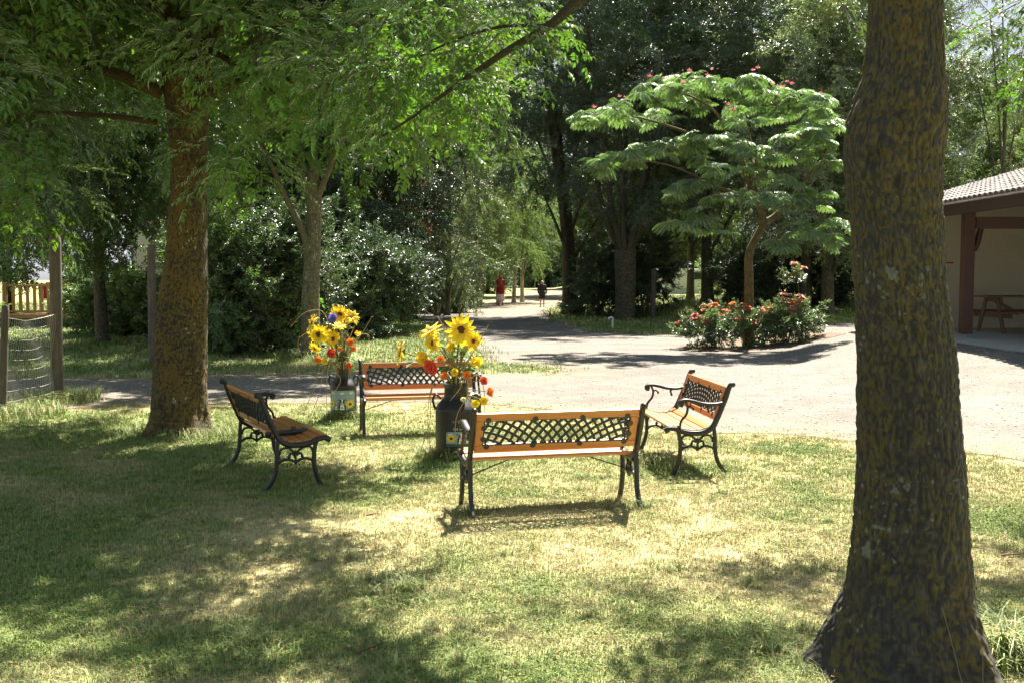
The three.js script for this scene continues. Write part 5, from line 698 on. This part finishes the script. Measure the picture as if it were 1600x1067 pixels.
function scatter(name, label, category, geos, mat, spots) {
  geos.forEach((g, k) => {
    const list = spots.filter((_, i) => i % geos.length === k); if (!list.length) return;
    const o = shadows(new THREE.InstancedMesh(g, mat, list.length)); o.name = numbered(name); o.userData = { kind: 'stuff', label, category }; const m = new THREE.Matrix4(), q = new THREE.Quaternion(), e = new THREE.Euler();
    list.forEach(([x, y, z, s, turn, col, tilt = 0, sy = 1], i) => { m.compose(V(x, y, z), q.setFromEuler(e.set(tilt, turn, tilt * 0.6)), V(s, s * sy, s)); o.setMatrixAt(i, m); o.setColorAt(i, new THREE.Color().setRGB(...col)); });
    scene.add(o);
  });
}
{
  const R = rngOf(9001), near = [], far = [], blade = (x, z) => { const d = clamp(dryness(x, z) + (R() - 0.5) * 0.5), k = 0.8 + 0.4 * R(); const c = mix3(GREEN, STRAW, d); return [c[0] * k, c[1] * k, c[2] * k]; };
  const inView = (x, z, m = 0.6) => Math.abs(x) < -z * 0.505 + m;
  const add = (z0, z1, dens, scale, list) => { const w = -z0 * 0.505 + 0.6, n = Math.round((z1 - z0) * 2 * w * dens); for (let i = 0; i < n; i++) { const z = lerp(z0, z1, R()), x = (R() * 2 - 1) * w; if (!inView(x, z)) continue; const g = gravelAt(x, z); if (g > 0.12 * (R() - 0.3) && !(g < 0.5 && R() < 0.1)) continue; if (z < -20 && inside(bedOutline, x, z)) continue; if (x > 8.1 && z > -25 && z < -12) continue; const d = dryness(x, z); if (R() < 0.45 * sstep(0.75, 1, d)) continue; list.push([x, groundH(x, z), z, scale * (0.65 + 0.7 * R()) * (1.12 - 0.35 * d), R() * 6.28, blade(x, z)]); } };
  add(-5.6, -3.3, 2300, 0.95, near); add(-8, -5.6, 1400, 1.05, near); add(-11, -8, 720, 1.2, near); add(-14.5, -11, 350, 1.4, near);
  add(-20, -14.5, 110, 1.9, far); add(-34, -20, 42, 2.6, far); add(-60, -34, 10, 4, far);
  scatter('lawn_grass', 'short patchy green and straw-coloured lawn grass', 'grass', [1, 2, 3, 4].map((s) => tuft(900 + s, 11, 0.025, 0.0034, 0.036)), grassMat, near);
  scatter('verge_grass', 'rough grass on the far side of the gravel', 'grass', [1, 2, 3].map((s) => tuft(910 + s, 10, 0.036, 0.005, 0.055)), grassMat, far);
  // longer grass round trunks, posts, cans and bench feet
  const tall = [], ring = (x, z, r0, r1, n, s) => { for (let i = 0; i < n; i++) { const a = R() * 6.283, q = lerp(r0, r1, Math.pow(R(), 1.5)), px = x + Math.cos(a) * q, pz = z + Math.sin(a) * q; const k = 0.75 + 0.5 * R(), c = mix3(GREEN, STRAW, R() < 0.12 ? 0.7 : 0.05 + 0.2 * R()); tall.push([px, groundH(px, pz), pz, s * (0.6 + 0.7 * R()), R() * 6.28, c.map((v) => v * k)]); } };
  ring(-3.5, -10.8, 0.36, 0.75, 260, 0.8); ring(1.64, -4.19, 0.36, 0.66, 220, 0.45); ring(2.12, -4.35, 0, 0.22, 130, 1.15); ring(1.1, -4.45, 0, 0.3, 60, 0.45); ring(-5.94, -13.4, 0.05, 0.6, 420, 1.3); ring(-6.0, -12.1, 0.03, 0.7, 420, 1.1); ring(-6.6, -12.9, 0, 0.8, 300, 1.0); ring(-0.51, -9.38, 0.19, 0.36, 150, 0.9); ring(-1.95, -11.93, 0.15, 0.3, 110, 0.8); ring(1.25, -9.0, 0, 0.5, 120, 0.7); ring(-1.15, -4.55, 0, 0.4, 90, 0.5); ring(-0.55, -5.3, 0, 0.35, 70, 0.6); ring(-6.32, -18.1, 0.05, 0.4, 90, 1.3); ring(-4.0, -20.5, 0.2, 0.8, 160, 1.5); ring(-0.3, -7.1, 0, 0.12, 24, 0.55); ring(0.95, -7.3, 0, 0.12, 24, 0.55);
  for (let i = 0; i < 90; i++) { const z = lerp(-11, -3.7, Math.pow(R(), 0.8)), x = (R() * 2 - 1) * -z * 0.5; if (gravelAt(x, z) < -0.2) ring(x, z, 0, 0.05 + 0.14 * R(), 10 + Math.floor(16 * R()), 0.3 + 0.2 * R()); }
  scatter('tall_grass', 'longer green grass left uncut round trunks, posts and cans', 'grass', [1, 2, 3].map((s) => tuft(920 + s, 8, 0.15, 0.0055, 0.035)), grassMat, tall);
  const leaf = new Leaves(); leaf.leaf(V(0, 0.004, -0.03), V(0, 0.05, 1).normalize(), V(0, 1, 0), 0.06, 0.035, 0.18, [1, 1, 1], 0.05); const lg = leaf.build(), dead = [];
  for (let i = 0; i < 1500; i++) { const z = lerp(-14, -3.6, Math.pow(R(), 0.7)), x = (R() * 2 - 1) * (-z * 0.52 + 0.5), k = 0.6 + 0.7 * R(); dead.push([x, groundH(x, z) + 0.02 + 0.02 * R(), z, 0.22 + 0.45 * R() * R(), R() * 6.28, [0.2 * k, 0.125 * k, 0.055 * k], (R() - 0.5) * 0.9]); }
  for (let i = 0; i < 260; i++) { const a = R() * 6.28, q = R() * 1.1, x = 2.3 + Math.cos(a) * q * 1.4, z = -6.1 + Math.sin(a) * q * 0.5; dead.push([x, groundH(x, z) + 0.02, z, 0.3 + 0.4 * R(), R() * 6.28, [0.2, 0.12, 0.06], (R() - 0.5) * 0.9]); }
  scatter('fallen_leaves', 'small dry brown leaves scattered over the lawn', 'leaves', [lg], phys([1, 1, 1], 0.9, { vertexColors: true, side: THREE.DoubleSide }), dead);
  const peb = new THREE.IcosahedronGeometry(1, 0).scale(1, 0.6, 0.8), stones = [];
  for (let i = 0; i < 9000; i++) { const z = lerp(-26, -9, Math.pow(R(), 0.8)), x = (R() * 2 - 1) * -z * 0.52; if (gravelAt(x, z) < -0.1 * R()) continue; const k = 0.5 + 0.6 * R(); stones.push([x, groundH(x, z) + 0.008, z, 0.006 + 0.016 * R() * R(), R() * 6.28, [0.42 * k, 0.39 * k, 0.34 * k]]); }
  scatter('loose_stones', 'loose pebbles on the gravel', 'pebbles', [peb], std([1, 1, 1], 0.9), stones);
}
// dry stems against the big trunk, and small sticks on the lawn
{ const t = thing('dead_stems', 'two thin dry stems leaning on the foot of the big right trunk', 'stems', [1.72, 0, -3.86]); mesh('stem', tube(smooth([[0.05, 0, 0.12], [-0.03, 0.1, 0.1], [-0.08, 0.26, 0.1], [-0.12, 0.42, 0.08]], 12), 0.0016, 5), std([0.16, 0.12, 0.065], 0.9), t); mesh('stem', tube(smooth([[0.02, 0, 0.12], [0.03, 0.15, 0.1], [0.02, 0.28, 0.1], [-0.02, 0.36, 0.1]], 12), 0.0013, 5), std([0.16, 0.12, 0.065], 0.9), t); }
for (const [x, z, a, l, label] of [[2.93, -5.95, 0.1, 0.16, 'short brown stick on the grass right of the big trunk'], [-0.95, -7.0, 0.5, 0.1, 'small brown twig on the shaded lawn by the left bench'], [-0.62, -4.45, 0.8, 0.15, 'pale twig on the lawn in the foreground']]) { const t = thing('fallen_twig', label, 'twig', [x, groundH(x, z) + 0.025, z], a, 'twigs on the lawn'); mesh('twig', tube(smooth([[-l / 2, 0, 0], [0, 0.008, 0.01], [l / 2, 0, -0.01]], 8), (f) => 0.006 - 0.003 * f, 6), std([0.12, 0.07, 0.04], 0.9), t); }
renderer.render(scene, camera);
